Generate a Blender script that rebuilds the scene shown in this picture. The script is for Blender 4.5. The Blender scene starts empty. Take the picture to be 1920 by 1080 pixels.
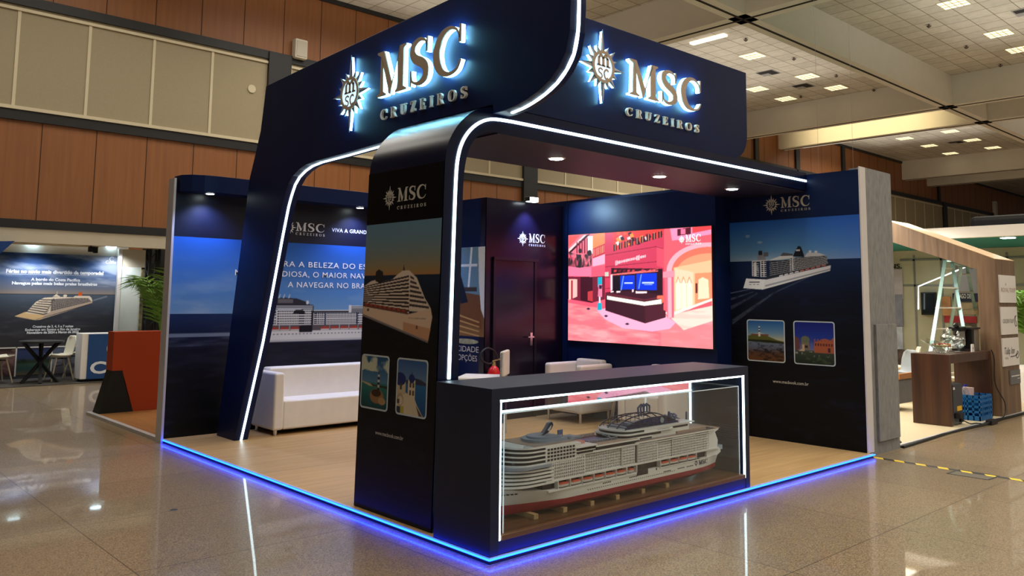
import bpy, bmesh, math, random
import numpy as np
from mathutils import Vector, Matrix, Euler
random.seed(7); np.random.seed(7)
SC = bpy.context.scene
COL = SC.collection
PI = math.pi
# ---------------------------------------------------------------- camera
CAM = np.array([-3.446, -3.930, 1.6]); FPX = 1541.5; CYP = 400.0
def cam_axes(yaw=.74193, pit=.10213, rol=.01044):
    cy, sy, cp, sp = math.cos(yaw), math.sin(yaw), math.cos(pit), math.sin(pit)
    f = np.array([cp*sy, cp*cy, sp]); r = np.array([cy, -sy, 0]); u = np.cross(r, f)
    return math.cos(rol)*r+math.sin(rol)*u, -math.sin(rol)*r+math.cos(rol)*u, f
RX, UX, FX = cam_axes()
cd = bpy.data.cameras.new('camera'); cam = bpy.data.objects.new('camera', cd); COL.objects.link(cam)
cam.matrix_world = Matrix([[RX[i], UX[i], -FX[i], CAM[i]] for i in range(3)]+[[0, 0, 0, 1]])
cd.sensor_width = 36; cd.lens = FPX/1920*36; cd.shift_y = -(540-CYP)/1920; cd.clip_end = 300
SC.camera = cam
def hit(x, y, ax, val):
    """the point of the plane <axis ax = val> that photo pixel (x, y) looks at"""
    d = RX*((x-960)/FPX)-UX*((y-CYP)/FPX)+FX
    return CAM+d*((val-CAM[ax])/d[ax])
# ---------------------------------------------------------------- world and exposure
w = bpy.data.worlds.new('World'); SC.world = w; w.use_nodes = True
w.node_tree.nodes['Background'].inputs[0].default_value = (1, .93, .84, 1)
w.node_tree.nodes['Background'].inputs[1].default_value = .17
SC.view_settings.view_transform = 'Standard'; SC.view_settings.look = 'None'
SC.view_settings.exposure = 0; SC.view_settings.gamma = 1
ZF = -.03          # hall floor
ZC = 9.4           # hall ceiling
def lamp(name, kind, loc, power, color=(1, 1, 1), rot=(0, 0, 0), **kw):
    l = bpy.data.lights.new(name, kind); l.energy = power; l.color = color
    for k, v in kw.items(): setattr(l, k, v)
    o = bpy.data.objects.new(name, l); COL.objects.link(o); o.location = loc; o.rotation_euler = rot
    return o
# the hall's own ceiling fixtures, bay by bay, plus an added upward fill
HALL = (1, .94, .83)
for bx in (0, 7, 20, 34):
    for by in (-12, -4, 1.5, 11):
        lamp('hall_light', 'AREA', (bx, by, ZC-.12), (300 if bx < 10 else 460)*(1.9 if by == -12 and bx > 0 else 1)*(.75 if bx == 0 else 1), HALL, shape='RECTANGLE', size=4.5, size_y=4.0, spread=2.6)
        lamp('ceiling_fill', 'AREA', (bx, by, ZC-1.05), 85, HALL, rot=(math.pi, 0, 0), shape='RECTANGLE', size=7, size_y=6)  # added upward fill to brighten the ceiling, hangs without a fixture
# ---------------------------------------------------------------- helpers
def srgb(c):
    return tuple((v/255/12.92 if v/255 <= .04045 else ((v/255+.055)/1.055)**2.4) for v in c)
MATS = {}
def M(name, col=(128, 128, 128), rough=.5, metal=0., emit=None, es=0., noise=0., nscale=8., bump=0., bscale=60., stretch=None, trans=0., ior=1.45, coat=0., spec=.5, alpha=1.):
    if name in MATS: return MATS[name]
    m = bpy.data.materials.new(name); m.use_nodes = True; nt = m.node_tree; b = nt.nodes['Principled BSDF']
    c = srgb(col); b.inputs['Base Color'].default_value = (*c, 1); b.inputs['Roughness'].default_value = rough
    b.inputs['Metallic'].default_value = metal; b.inputs['IOR'].default_value = ior
    b.inputs['Transmission Weight'].default_value = trans; b.inputs['Coat Weight'].default_value = coat
    b.inputs['Specular IOR Level'].default_value = spec; b.inputs['Alpha'].default_value = alpha
    if emit: b.inputs['Emission Color'].default_value = (*srgb(emit), 1); b.inputs['Emission Strength'].default_value = es
    if noise or bump:
        tc = nt.nodes.new('ShaderNodeTexCoord'); mp = nt.nodes.new('ShaderNodeMapping')
        nt.links.new(tc.outputs['Object'], mp.inputs[0])
        if stretch: mp.inputs['Scale'].default_value = stretch
    if noise:
        n = nt.nodes.new('ShaderNodeTexNoise'); n.inputs['Scale'].default_value = nscale; n.inputs['Detail'].default_value = 6
        r = nt.nodes.new('ShaderNodeValToRGB'); e = r.color_ramp.elements
        e[0].position = .3; e[1].position = .7
        e[0].color = (*[v*(1-noise) for v in c], 1); e[1].color = (*[min(1, v*(1+noise)) for v in c], 1)
        nt.links.new(mp.outputs[0], n.inputs['Vector']); nt.links.new(n.outputs[0], r.inputs[0]); nt.links.new(r.outputs[0], b.inputs['Base Color'])
    if bump:
        n = nt.nodes.new('ShaderNodeTexNoise'); n.inputs['Scale'].default_value = bscale; bp = nt.nodes.new('ShaderNodeBump')
        bp.inputs['Strength'].default_value = bump; bp.inputs['Distance'].default_value = .01
        nt.links.new(mp.outputs[0], n.inputs['Vector']); nt.links.new(n.outputs[0], bp.inputs['Height']); nt.links.new(bp.outputs[0], b.inputs['Normal'])
    MATS[name] = m; return m
def tag(o, label=None, cat=None, group=None, kind=None):
    if label: o['label'] = label
    if cat: o['category'] = cat
    if group: o['group'] = group
    if kind: o['kind'] = kind
    return o
ORG = {}
def thing(name, label, cat, loc, group=None):
    o = bpy.data.objects.new(name, None); COL.objects.link(o); o.location = loc; o.empty_display_size = .1
    ORG[o.name] = Vector(loc); return tag(o, label, cat, group)
AX = {'YZ': (1, 2, 0), 'XZ': (0, 2, 1), 'XY': (0, 1, 2)}
class MB:
    def __init__(s): s.v = []; s.f = []; s.m = []; s.mi = 0
    def add(s, vs, fs):
        n = len(s.v); s.v += [tuple(map(float, p)) for p in vs]; s.f += [tuple(i+n for i in f) for f in fs]; s.m += [s.mi]*len(fs); return s
    def box(s, x0, x1, y0, y1, z0, z1):
        x0, x1 = sorted((x0, x1)); y0, y1 = sorted((y0, y1)); z0, z1 = sorted((z0, z1))
        return s.add([(x, y, z) for z in (z0, z1) for y in (y0, y1) for x in (x0, x1)],
                     [(0, 2, 3, 1), (4, 5, 7, 6), (0, 1, 5, 4), (2, 6, 7, 3), (0, 4, 6, 2), (1, 3, 7, 5)])
    def face(s, *pts): return s.add(pts, [tuple(range(len(pts)))])
    def prism(s, pts, plane, d0, d1):
        a, b, c = AX[plane]; n = len(pts); vs = []
        for d in (d0, d1):
            for p in pts:
                q = [0, 0, 0]; q[a], q[b], q[c] = p[0], p[1], d; vs.append(q)
        return s.add(vs, [tuple(range(n)), tuple(range(2*n-1, n-1, -1))]+[(i, (i+1) % n, n+(i+1) % n, n+i) for i in range(n)])
    def loft(s, rings, cap=True, close=True):
        n = len(rings[0]); vs = [p for r in rings for p in r]; fs = []
        for k in range(len(rings)-1):
            for i in range(n if close else n-1):
                j = (i+1) % n; fs.append((k*n+i, k*n+j, (k+1)*n+j, (k+1)*n+i))
        if cap: fs += [tuple(range(n-1, -1, -1)), tuple(range((len(rings)-1)*n, len(rings)*n))]
        return s.add(vs, fs)
    def tube(s, pts, r, n=8, cap=True):
        pts = [Vector(p) for p in pts]; rs = r if isinstance(r, (list, tuple)) else [r]*len(pts); rings = []; prev = None
        for i, p in enumerate(pts):
            t = (pts[min(i+1, len(pts)-1)]-pts[max(i-1, 0)]).normalized()
            if prev is None:
                a = t.orthogonal().normalized()
            else:
                a = (prev-t*prev.dot(t)); a = a.normalized() if a.length > 1e-6 else t.orthogonal().normalized()
            prev = a; b = t.cross(a)
            rings.append([p+(a*math.cos(2*PI*k/n)+b*math.sin(2*PI*k/n))*rs[i] for k in range(n)])
        return s.loft(rings, cap)
    def cyl(s, p0, p1, r0, r1=None, n=20): return s.tube([p0, p1], [r0, r0 if r1 is None else r1], n)
    def bar(s, p0, p1, wx, wy, up=(0, 0, 1)):
        p0, p1 = Vector(p0), Vector(p1); t = (p1-p0).normalized(); a = t.cross(Vector(up))
        a = a.normalized() if a.length > 1e-5 else Vector((1, 0, 0)); b = t.cross(a)
        return s.loft([[p+a*i*wx/2+b*j*wy/2 for i, j in ((-1, -1), (1, -1), (1, 1), (-1, 1))] for p in (p0, p1)])
    def lathe(s, prof, c, n=24):
        return s.loft([[(c[0]+r*math.cos(2*PI*k/n), c[1]+r*math.sin(2*PI*k/n), c[2]+z) for k in range(n)] for r, z in prof])
    def xform(s, mat):
        s.v = [tuple(mat @ Vector(p)) for p in s.v]; return s
    def build(s, name, mat, parent=None, bevel=0, smooth=False, seg=2, label=None):
        me = bpy.data.meshes.new(name)
        if parent is not None: org = ORG[parent.name]
        else:
            a = np.array(s.v); org = Vector(((a[:, 0].min()+a[:, 0].max())/2, (a[:, 1].min()+a[:, 1].max())/2, a[:, 2].min()))
        me.from_pydata([tuple(Vector(p)-org) for p in s.v], [], s.f)
        ml = mat if isinstance(mat, list) else [mat]
        for m_ in ml: me.materials.append(m_)
        if len(ml) > 1: me.polygons.foreach_set('material_index', s.m)
        bm = bmesh.new(); bm.from_mesh(me); bmesh.ops.remove_doubles(bm, verts=bm.verts, dist=1e-6)
        bmesh.ops.recalc_face_normals(bm, faces=bm.faces)
        if smooth:
            for f in bm.faces: f.smooth = True
        bm.to_mesh(me); bm.free()
        o = bpy.data.objects.new(name, me); COL.objects.link(o)
        if parent is not None: o.parent = parent
        else: o.location = org
        ORG[o.name] = org
        if smooth: me.set_sharp_from_angle(angle=.7)
        if bevel:
            b = o.modifiers.new('bevel', 'BEVEL'); b.width = bevel; b.segments = seg; b.limit_method = 'ANGLE'; b.angle_limit = .6
        if label: o['label'] = label
        return o
def struct(name, mb, mat, **k): return tag(mb.build(name, mat, **k), kind='structure')
def kids(o): return [c for c in bpy.data.objects if c.parent == o]
def dup(root, loc, rotz=0, label=None, scale=None):
    r = root.copy(); COL.objects.link(r); r.location = loc; r.rotation_euler = (0, 0, rotz)
    if label: r['label'] = label
    if scale: r.scale = scale
    for c in kids(root):
        d = c.copy(); COL.objects.link(d); d.parent = r
        for g in kids(c):
            e = g.copy(); COL.objects.link(e); e.parent = d
    return r
def smooth_curve(pts, k=6):
    P = [Vector(p) for p in pts]; out = []
    for i in range(len(P)-1):
        a, b, c, d = P[max(i-1, 0)], P[i], P[i+1], P[min(i+2, len(P)-1)]
        for j in range(k):
            t = j/k; out.append(.5*((2*b)+(c-a)*t+(2*a-5*b+4*c-d)*t*t+(3*b-a-3*c+d)*t**3))
    return out+[P[-1]]
# ---------------------------------------------------------------- lettering
def stroke(pts, ws, k=6):
    c = smooth_curve([(p[0], p[1], w_) for p, w_ in zip(pts, ws)], k); L = []; R = []
    for i, p in enumerate(c):
        t = c[min(i+1, len(c)-1)]-c[max(i-1, 0)]; n = Vector((-t.y, t.x)).normalized()
        L.append((p.x+n.x*p.z/2, p.y+n.y*p.z/2)); R.append((p.x-n.x*p.z/2, p.y-n.y*p.z/2))
    return [[L[i], L[i+1], R[i+1], R[i]] for i in range(len(c)-1)]
def rect(x0, y0, x1, y1): return [(x0, y0), (x1, y0), (x1, y1), (x0, y1)]
def glyph(ch):
    if ch == 'M': return 1.12, [[(.0, 0), (.36, 0), (.36, .035), (.25, .085), (.235, .70), (.14, .92), (.11, .085), (.0, .035)],
        [(.0, 1), (.25, 1), (.58, .26), (.52, 0), (.48, 0), (.15, .88), (.0, .96)], [(.52, 0), (.58, .26), (.9, 1), (.86, .86), (.80, .8)],
        [(.78, .74), (.86, 1), (1.1, 1), (1.1, .96), (1.0, .91), (1.0, .085), (1.12, .035), (1.12, 0), (.7, 0), (.7, .035), (.79, .085)]]
    if ch == 'S': return .72, stroke([(.62, .74), (.56, .9), (.36, .965), (.16, .88), (.11, .72), (.22, .57), (.44, .46), (.58, .32), (.55, .13), (.34, .035), (.12, .1), (.07, .28)], [.03, .05, .09, .15, .18, .2, .21, .2, .16, .09, .05, .03])+[[(.58, .66), (.64, .66), (.64, .98), (.6, .98)], [(.04, .34), (.09, .34), (.08, .02), (.04, .02)]]
    if ch == 'C': return .95, stroke([(.88, .7), (.78, .88), (.56, .965), (.3, .88), (.15, .66), (.12, .48), (.17, .28), (.32, .1), (.56, .035), (.78, .1), (.9, .27)], [.03, .05, .08, .15, .2, .21, .2, .14, .07, .05, .03])+[[(.84, .62), (.9, .62), (.9, .98), (.86, .98)]]
    if ch == 'R': return .82, [rect(.1, .04, .27, .96), rect(0, 0, .37, .06), rect(0, .94, .4, 1)]+stroke([(.25, .96), (.5, .94), (.6, .74), (.5, .52), (.25, .49)], [.07, .1, .19, .1, .06])+[[(.36, .5), (.52, .5), (.74, .07), (.84, .05), (.84, 0), (.6, 0)]]
    if ch == 'U': return .84, [rect(0, .94, .36, 1), rect(.56, .94, .86, 1)]+stroke([(.18, .96), (.18, .5), (.2, .2), (.42, .05), (.62, .16), (.7, .45), (.71, .96)], [.17, .17, .16, .09, .07, .07, .07])
    if ch == 'Z': return .74, [[(.02, 0), (.22, 0), (.72, 1), (.52, 1)], rect(.06, .93, .7, 1), rect(.04, 0, .72, .07), [(.04, .72), (.08, .72), (.13, 1), (.04, 1)], [(.62, 0), (.72, 0), (.72, .3), (.69, .3)]]
    if ch == 'E': return .74, [rect(.1, .04, .27, .96), rect(0, 0, .68, .06), rect(0, .94, .66, 1), rect(.25, .48, .5, .54), rect(.47, .38, .52, .64), [(.6, .72), (.66, .72), (.66, 1), (.6, 1)], [(.66, 0), (.7, .3), (.66, .3), (.58, .06)]]
    if ch == 'I': return .38, [rect(.1, .04, .27, .96), rect(0, 0, .37, .06), rect(0, .94, .37, 1)]
    if ch == 'O': return .98, stroke([(.49, .965), (.2, .85), (.12, .5), (.2, .15), (.49, .035), (.78, .15), (.86, .5), (.78, .85), (.49, .965)], [.06, .13, .2, .13, .06, .13, .2, .13, .06])
    return .4, []
class Plane:
    """a place on a surface: origin, reading direction, up, and the outward normal"""
    def __init__(s, o, r, u=(0, 0, 1)):
        s.o, s.r, s.u = Vector(o), Vector(r).normalized(), Vector(u).normalized(); s.n = s.r.cross(s.u)
    def at(s, x, y, d=0): return s.o+s.r*x+s.u*y+s.n*d
def polys_on(mb, polys, pl, d0, d1, sx=1, sy=1, ox=0, oy=0):
    for p in polys:
        n = len(p); vs = [pl.at(ox+x*sx, oy+y*sy, d) for d in (d0, d1) for x, y in p]
        mb.add(vs, [tuple(range(n)), tuple(range(2*n-1, n-1, -1))]+[(i, (i+1) % n, n+(i+1) % n, n+i) for i in range(n)])
    return mb
def serif_word(word, width, height, gap=.16):
    gs = [glyph(c) for c in word]; tot = sum(g[0] for g in gs)+gap*(len(gs)-1); out = []; x = 0; k = width/tot
    for wd, ps in gs:
        out.append([[((x+px)*k, py*height) for px, py in p] for p in ps]); x += wd+gap
    return out
def sans(mb, txt, pl, x, y, h, width=None, d=.002, bold=0., space=1., align='L', lean=0):
    """built-in sans lettering, cap height h, fitted to width, printed on plane pl"""
    cu = bpy.data.curves.new('t', 'FONT'); cu.body = txt; cu.size = 1; cu.offset = bold; cu.space_character = space; cu.resolution_u = 3; cu.shear = lean
    ob = bpy.data.objects.new('t', cu); COL.objects.link(ob); me = bpy.data.meshes.new_from_object(ob.evaluated_get(bpy.context.evaluated_depsgraph_get()))
    bpy.data.objects.remove(ob); bpy.data.curves.remove(cu)
    if not me.vertices: return mb
    xs = [v.co.x for v in me.vertices]; x0, x1 = min(xs), max(xs); sy = h/.7; sx = sy if width is None else width/(x1-x0)
    off = x-((x1-x0)*sx/2 if align == 'C' else (x1-x0)*sx if align == 'R' else 0)
    mb.add([pl.at(off+(v.co.x-x0)*sx, y+v.co.y*sy, d) for v in me.vertices], [tuple(p.vertices) for p in me.polygons])
    bpy.data.meshes.remove(me); return mb
def sun_rays(R=1.0, ry=1.12):
    A = []; B = []
    for k in range(16):
        a = PI/2+k*PI/8; L = (ry if k % 8 == 0 else R*.98 if k % 4 == 0 else R*.8 if k % 2 == 0 else R*.7); b = .44
        t = (math.cos(a)*L, math.sin(a)*L); c = (math.cos(a)*b, math.sin(a)*b)
        for sgn, dst in ((1, A), (-1, B)):
            e = a+sgn*PI/16; dst.append([c, (math.cos(e)*.47, math.sin(e)*.47), t])
    return A, B
def ringpoly(r0, r1, n=40):
    return [[(math.cos(a)*r, math.sin(a)*r) for a, r in ((2*PI*k/n, r0), (2*PI*k/n, r1), (2*PI*(k+1)/n, r1), (2*PI*(k+1)/n, r0))] for k in range(n)]
def disc(r, n=40): return [[(math.cos(2*PI*k/n)*r, math.sin(2*PI*k/n)*r) for k in range(n)]]
def emblem_text(mb, pl, ox, oy, R, d):
    # the little m over s c inside the ring
    m_ = [rect(-.23, .02, -.13, .26), rect(-.05, .02, .05, .26), rect(.13, .02, .23, .26), rect(-.26, .0, -.09, .05), rect(-.08, 0, .09, .05), rect(.12, 0, .29, .05)]
    m_ += stroke([(-.18, .24), (-.09, .31), (0, .24)], [.05, .1, .06], 4)+stroke([(0, .24), (.09, .31), (.18, .22)], [.05, .1, .08], 4)
    s_ = stroke([(-.03, -.1), (-.1, -.06), (-.19, -.1), (-.17, -.17), (-.08, -.21), (-.05, -.28), (-.12, -.33), (-.21, -.29)], [.05]*8, 3)
    c_ = stroke([(.21, -.11), (.14, -.06), (.05, -.12), (.04, -.22), (.1, -.32), (.2, -.29)], [.06]*6, 3)
    return polys_on(mb, m_+s_+c_, pl, d, d+.002, R, R, ox, oy)
# ---------------------------------------------------------------- printed pictures: a fine mesh, one colour per vertex of the flat print
def col_mat(name, emit=0., rough=.45, gain=1., spec=.5):
    if name in MATS: return MATS[name]
    m = bpy.data.materials.new(name); m.use_nodes = True; nt = m.node_tree; b = nt.nodes['Principled BSDF']
    a = nt.nodes.new('ShaderNodeVertexColor'); a.layer_name = 'Col'; b.inputs['Roughness'].default_value = rough; b.inputs['Specular IOR Level'].default_value = spec
    if emit:
        b.inputs['Base Color'].default_value = (.01, .01, .01, 1); nt.links.new(a.outputs[0], b.inputs['Emission Color']); b.inputs['Emission Strength'].default_value = emit
    else: nt.links.new(a.outputs[0], b.inputs['Base Color'])
    MATS[name] = m; return m
def vnoise(X, Y, sx, sy, seed=0, octs=4):
    rs = np.random.RandomState(seed); out = 0; amp = 1; tot = 0
    for o in range(octs):
        g = rs.rand(64, 64); x = X*sx*2**o; y = Y*sy*2**o
        xi = np.floor(x).astype(int); yi = np.floor(y).astype(int); fx = x-xi; fy = y-yi; fx = fx*fx*(3-2*fx); fy = fy*fy*(3-2*fy)
        q = lambda i, j: g[(xi+i) % 64, (yi+j) % 64]
        out = out+amp*(q(0, 0)*(1-fx)*(1-fy)+q(1, 0)*fx*(1-fy)+q(0, 1)*(1-fx)*fy+q(1, 1)*fx*fy); tot += amp; amp *= .5
    return out/tot
class Pic:
    def __init__(s, w, h, nx, ny=None):
        s.w, s.h = w, h; s.nx = nx; s.ny = ny or max(8, int(nx*h/w))
        s.X, s.Y = np.meshgrid(np.linspace(0, w, s.nx), np.linspace(0, h, s.ny)); s.C = np.zeros((s.ny, s.nx, 3))
    def grad(s, stops, mask=None):
        ys = [a for a, _ in stops]; m = np.ones_like(s.X) if mask is None else mask
        G = np.stack([np.interp(s.Y, ys, [c[i] for _, c in stops]) for i in range(3)], -1); s.C = s.C*(1-m[..., None])+G*m[..., None]
    def mix(s, mask, col): s.C = s.C*(1-mask[..., None])+np.array(col, float)*mask[..., None]
    def inside(s, pts):
        acc = 0; dx = s.w/(s.nx-1)/4; dy = s.h/(s.ny-1)/4
        xs = [p[0] for p in pts]; ys = [p[1] for p in pts]
        ii = np.where((s.Y[:, 0] >= min(ys)-8*dy) & (s.Y[:, 0] <= max(ys)+8*dy))[0]; jj = np.where((s.X[0] >= min(xs)-8*dx) & (s.X[0] <= max(xs)+8*dx))[0]
        out = np.zeros_like(s.X)
        if not len(ii) or not len(jj): return out
        sl = (slice(ii[0], ii[-1]+1), slice(jj[0], jj[-1]+1))
        for ox, oy in ((-1, -1), (1, -1), (-1, 1), (1, 1)):
            X = s.X[sl]+ox*dx; Y = s.Y[sl]+oy*dy; c = np.zeros(X.shape, bool)
            for (x0, y0), (x1, y1) in zip(pts, pts[1:]+pts[:1]):
                if y0 == y1: continue
                c ^= ((y0 > Y) != (y1 > Y)) & (X < (x1-x0)*(Y-y0)/(y1-y0)+x0)
            acc = acc+c
        out[sl] = acc/4; return out
    def poly(s, pts, col, a=1.): s.mix(s.inside(list(pts))*a, col)
    def rect(s, x0, y0, x1, y1, col, a=1.): s.poly([(x0, y0), (x1, y0), (x1, y1), (x0, y1)], col, a)
    def ell(s, cx, cy, rx, ry, col, a=1.): s.poly([(cx+rx*math.cos(t*PI/16), cy+ry*math.sin(t*PI/16)) for t in range(32)], col, a)
    def quad(s, q, fn):
        """q: bl, br, tr, tl; fn(u, v) -> (colour array, alpha) drawn in the quad's own perspective"""
        A = []; B = []
        for (x, y), (u, v) in zip(q, ((0, 0), (1, 0), (1, 1), (0, 1))):
            A += [[x, y, 1, 0, 0, 0, -u*x, -u*y], [0, 0, 0, x, y, 1, -v*x, -v*y]]; B += [u, v]
        h = np.append(np.linalg.solve(np.array(A), np.array(B)), 1); m = s.inside(list(q)); W = h[6]*s.X+h[7]*s.Y+1
        u = (h[0]*s.X+h[1]*s.Y+h[2])/W; v = (h[3]*s.X+h[4]*s.Y+h[5])/W; c, a = fn(u, v); m = m*a
        s.C = s.C*(1-m[..., None])+c*m[..., None]
    def mesh(s, name, pl, parent, mat, d=.002, gain=1., label=None):
        idx = np.arange(s.nx*s.ny).reshape(s.ny, s.nx)
        P = np.array(pl.o)[None, None]+s.X[..., None]*np.array(pl.r)+s.Y[..., None]*np.array(pl.u)+np.array(pl.n)*d-np.array(ORG[parent.name])
        q = np.stack([idx[:-1, :-1], idx[:-1, 1:], idx[1:, 1:], idx[1:, :-1]], -1).reshape(-1, 4)
        me = bpy.data.meshes.new(name); me.vertices.add(s.nx*s.ny); me.vertices.foreach_set('co', P.reshape(-1).astype(np.float32))
        me.loops.add(q.size); me.loops.foreach_set('vertex_index', q.reshape(-1)); me.polygons.add(len(q))
        me.polygons.foreach_set('loop_start', np.arange(0, q.size, 4)); me.polygons.foreach_set('loop_total', np.full(len(q), 4)); me.update(calc_edges=True)
        c = np.clip(s.C/255, 0, 1); c = np.where(c <= .04045, c/12.92, ((c+.055)/1.055)**2.4)*gain
        at = me.color_attributes.new('Col', 'FLOAT_COLOR', 'POINT'); at.data.foreach_set('color', np.concatenate([c, np.ones(c.shape[:2]+(1,))], -1).reshape(-1).astype(np.float32))
        me.materials.append(mat); o = bpy.data.objects.new(name, me); COL.objects.link(o); o.parent = parent; ORG[o.name] = ORG[parent.name]
        if label: o['label'] = label
        return o
def cells(nu, nv, lit, dark, fu=.25, fv=.35):
    """rows of balconies: pale slabs and dividers round dark openings"""
    lit, dark = np.array(lit, float), np.array(dark, float)
    def fn(u, v):
        m = ((u*nu) % 1 > fu) & ((v*nv) % 1 > fv)
        return np.where(m[..., None], dark, lit), np.ones_like(u)
    return fn
def flat(c): return lambda u, v: (np.broadcast_to(np.array(c, float), u.shape+(3,)), np.ones_like(u))

def pic_sea_wall(w=3.53, h=2.25):
    p = Pic(w, h, 470, 300); hz = 1.37
    p.grad([(hz, (120, 165, 215)), (hz+.25, (88, 142, 210)), (2.25, (38, 98, 196))])
    cl = vnoise(p.X+p.Y*.4, p.Y, 1.1, 4.5, 3, 5); p.mix(np.clip((cl-.52)*2.2, 0, .5)*np.clip((2.1-p.Y)*1.6, 0, 1), (190, 208, 232))
    sea = (p.Y < hz).astype(float); p.grad([(0, (6, 6, 10)), (.55, (14, 13, 22)), (.95, (24, 26, 46)), (1.2, (24, 38, 78)), (hz, (28, 52, 100))], sea)
    wv = vnoise(p.X, p.Y, 3, 18, 5, 4); p.mix(np.clip((wv-.5)*1.2, 0, .35)*sea, (62, 62, 84)); p.mix(np.clip((.46-wv)*1.5, 0, .5)*sea*(p.Y < 1.05), (4, 4, 8))
    p.rect(0, 1.105, .78, 1.145, (150, 165, 190), .8); p.mix(((p.Y > 1.0) & (p.Y < 1.11) & (p.X < .8)) * np.clip((wv-.4)*1.5, 0, .5), (110, 120, 150))
    # the liner side-on, bow beyond the right
    W = (226, 228, 232); D = (34, 36, 50); x0, x1 = 1.02, 3.5
    p.poly([(x0, 1.03), (x1, 1.03), (x1, 1.15), (x0, 1.15), (x0-.1, 1.15)], W); p.rect(x0-.06, 1.02, x1, 1.045, (198, 200, 210))
    for k in range(44): p.rect(1.1+k*.05, 1.105, 1.122+k*.05, 1.118, (70, 76, 96), .8)
    p.rect(x0-.02, 1.15, x1, 1.22, (96, 88, 94))
    for k in range(17):
        x = 1.06+k*.14
        if 1.58 < x < 1.78: continue
        p.rect(x, 1.155, x+.12, 1.172, (225, 226, 230)); p.poly([(x, 1.17), (x+.12, 1.17), (x+.108, 1.2), (x+.012, 1.2)], (176, 66, 58)); p.rect(x+.125, 1.15, x+.132, 1.22, W)
    p.rect(1.6, 1.13, 1.78, 1.215, (22, 24, 32))
    def block(a, b, lo, hi, nu, nv): p.quad([(a, lo), (b, lo), (b, hi), (a, hi)], cells(nu, nv, W, D))
    block(x0, 1.29, 1.22, 1.39, 9, 5); block(1.3, 1.76, 1.22, 1.40, 20, 6); p.rect(1.28, 1.22, 1.30, 1.4, W); p.rect(1.76, 1.22, 1.79, 1.46, (40, 42, 52))
    block(1.79, 1.95, 1.22, 1.37, 6, 6); block(1.97, 2.42, 1.22, 1.37, 20, 6); block(2.44, 2.74, 1.22, 1.4, 12, 6); block(2.76, 3.5, 1.22, 1.37, 30, 6)
    for k in range(3): p.rect(x0, 1.4+k*.024, 1.78, 1.413+k*.024, W); p.rect(x0, 1.413+k*.024, 1.78, 1.424+k*.024, D)
    p.rect(1.3, 1.4, 1.62, 1.418, (205, 210, 222)); p.poly([(1.5, 1.36), (1.68, 1.36), (1.64, 1.41), (1.54, 1.41)], (30, 30, 40))
    p.poly([(1.1, 1.47), (1.2, 1.53), (1.35, 1.56), (1.55, 1.55), (1.68, 1.51), (1.74, 1.47)], (50, 50, 62)); p.poly([(1.3, 1.49), (1.3, 1.545), (1.5, 1.54), (1.5, 1.49)], (112, 110, 116))
    for x in (1.3, 1.36, 1.43): p.poly([(x, 1.55), (x+.018, 1.55), (x+.03, 1.6), (x+.02, 1.6)], (205, 215, 230))
    p.ell(1.7, 1.5, .02, .025, W); p.rect(1.79, 1.37, 2.35, 1.4, D); p.rect(1.79, 1.395, 2.35, 1.405, W)
    p.poly([(2.3, 1.37), (2.74, 1.37), (2.74, 1.52), (2.6, 1.47), (2.34, 1.45)], (58, 60, 70))
    for k in range(4): p.rect(2.34, 1.385+k*.022, 2.74, 1.394+k*.022, W)
    p.rect(2.74, 1.37, 2.78, 1.55, W); p.rect(2.3, 1.37, 2.34, 1.47, W)
    p.rect(2.78, 1.37, 3.5, 1.46, D); p.rect(2.78, 1.44, 3.5, 1.452, W); p.poly([(2.9, 1.46), (3.1, 1.56), (3.2, 1.46)], (30, 40, 90))
    return p
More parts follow.
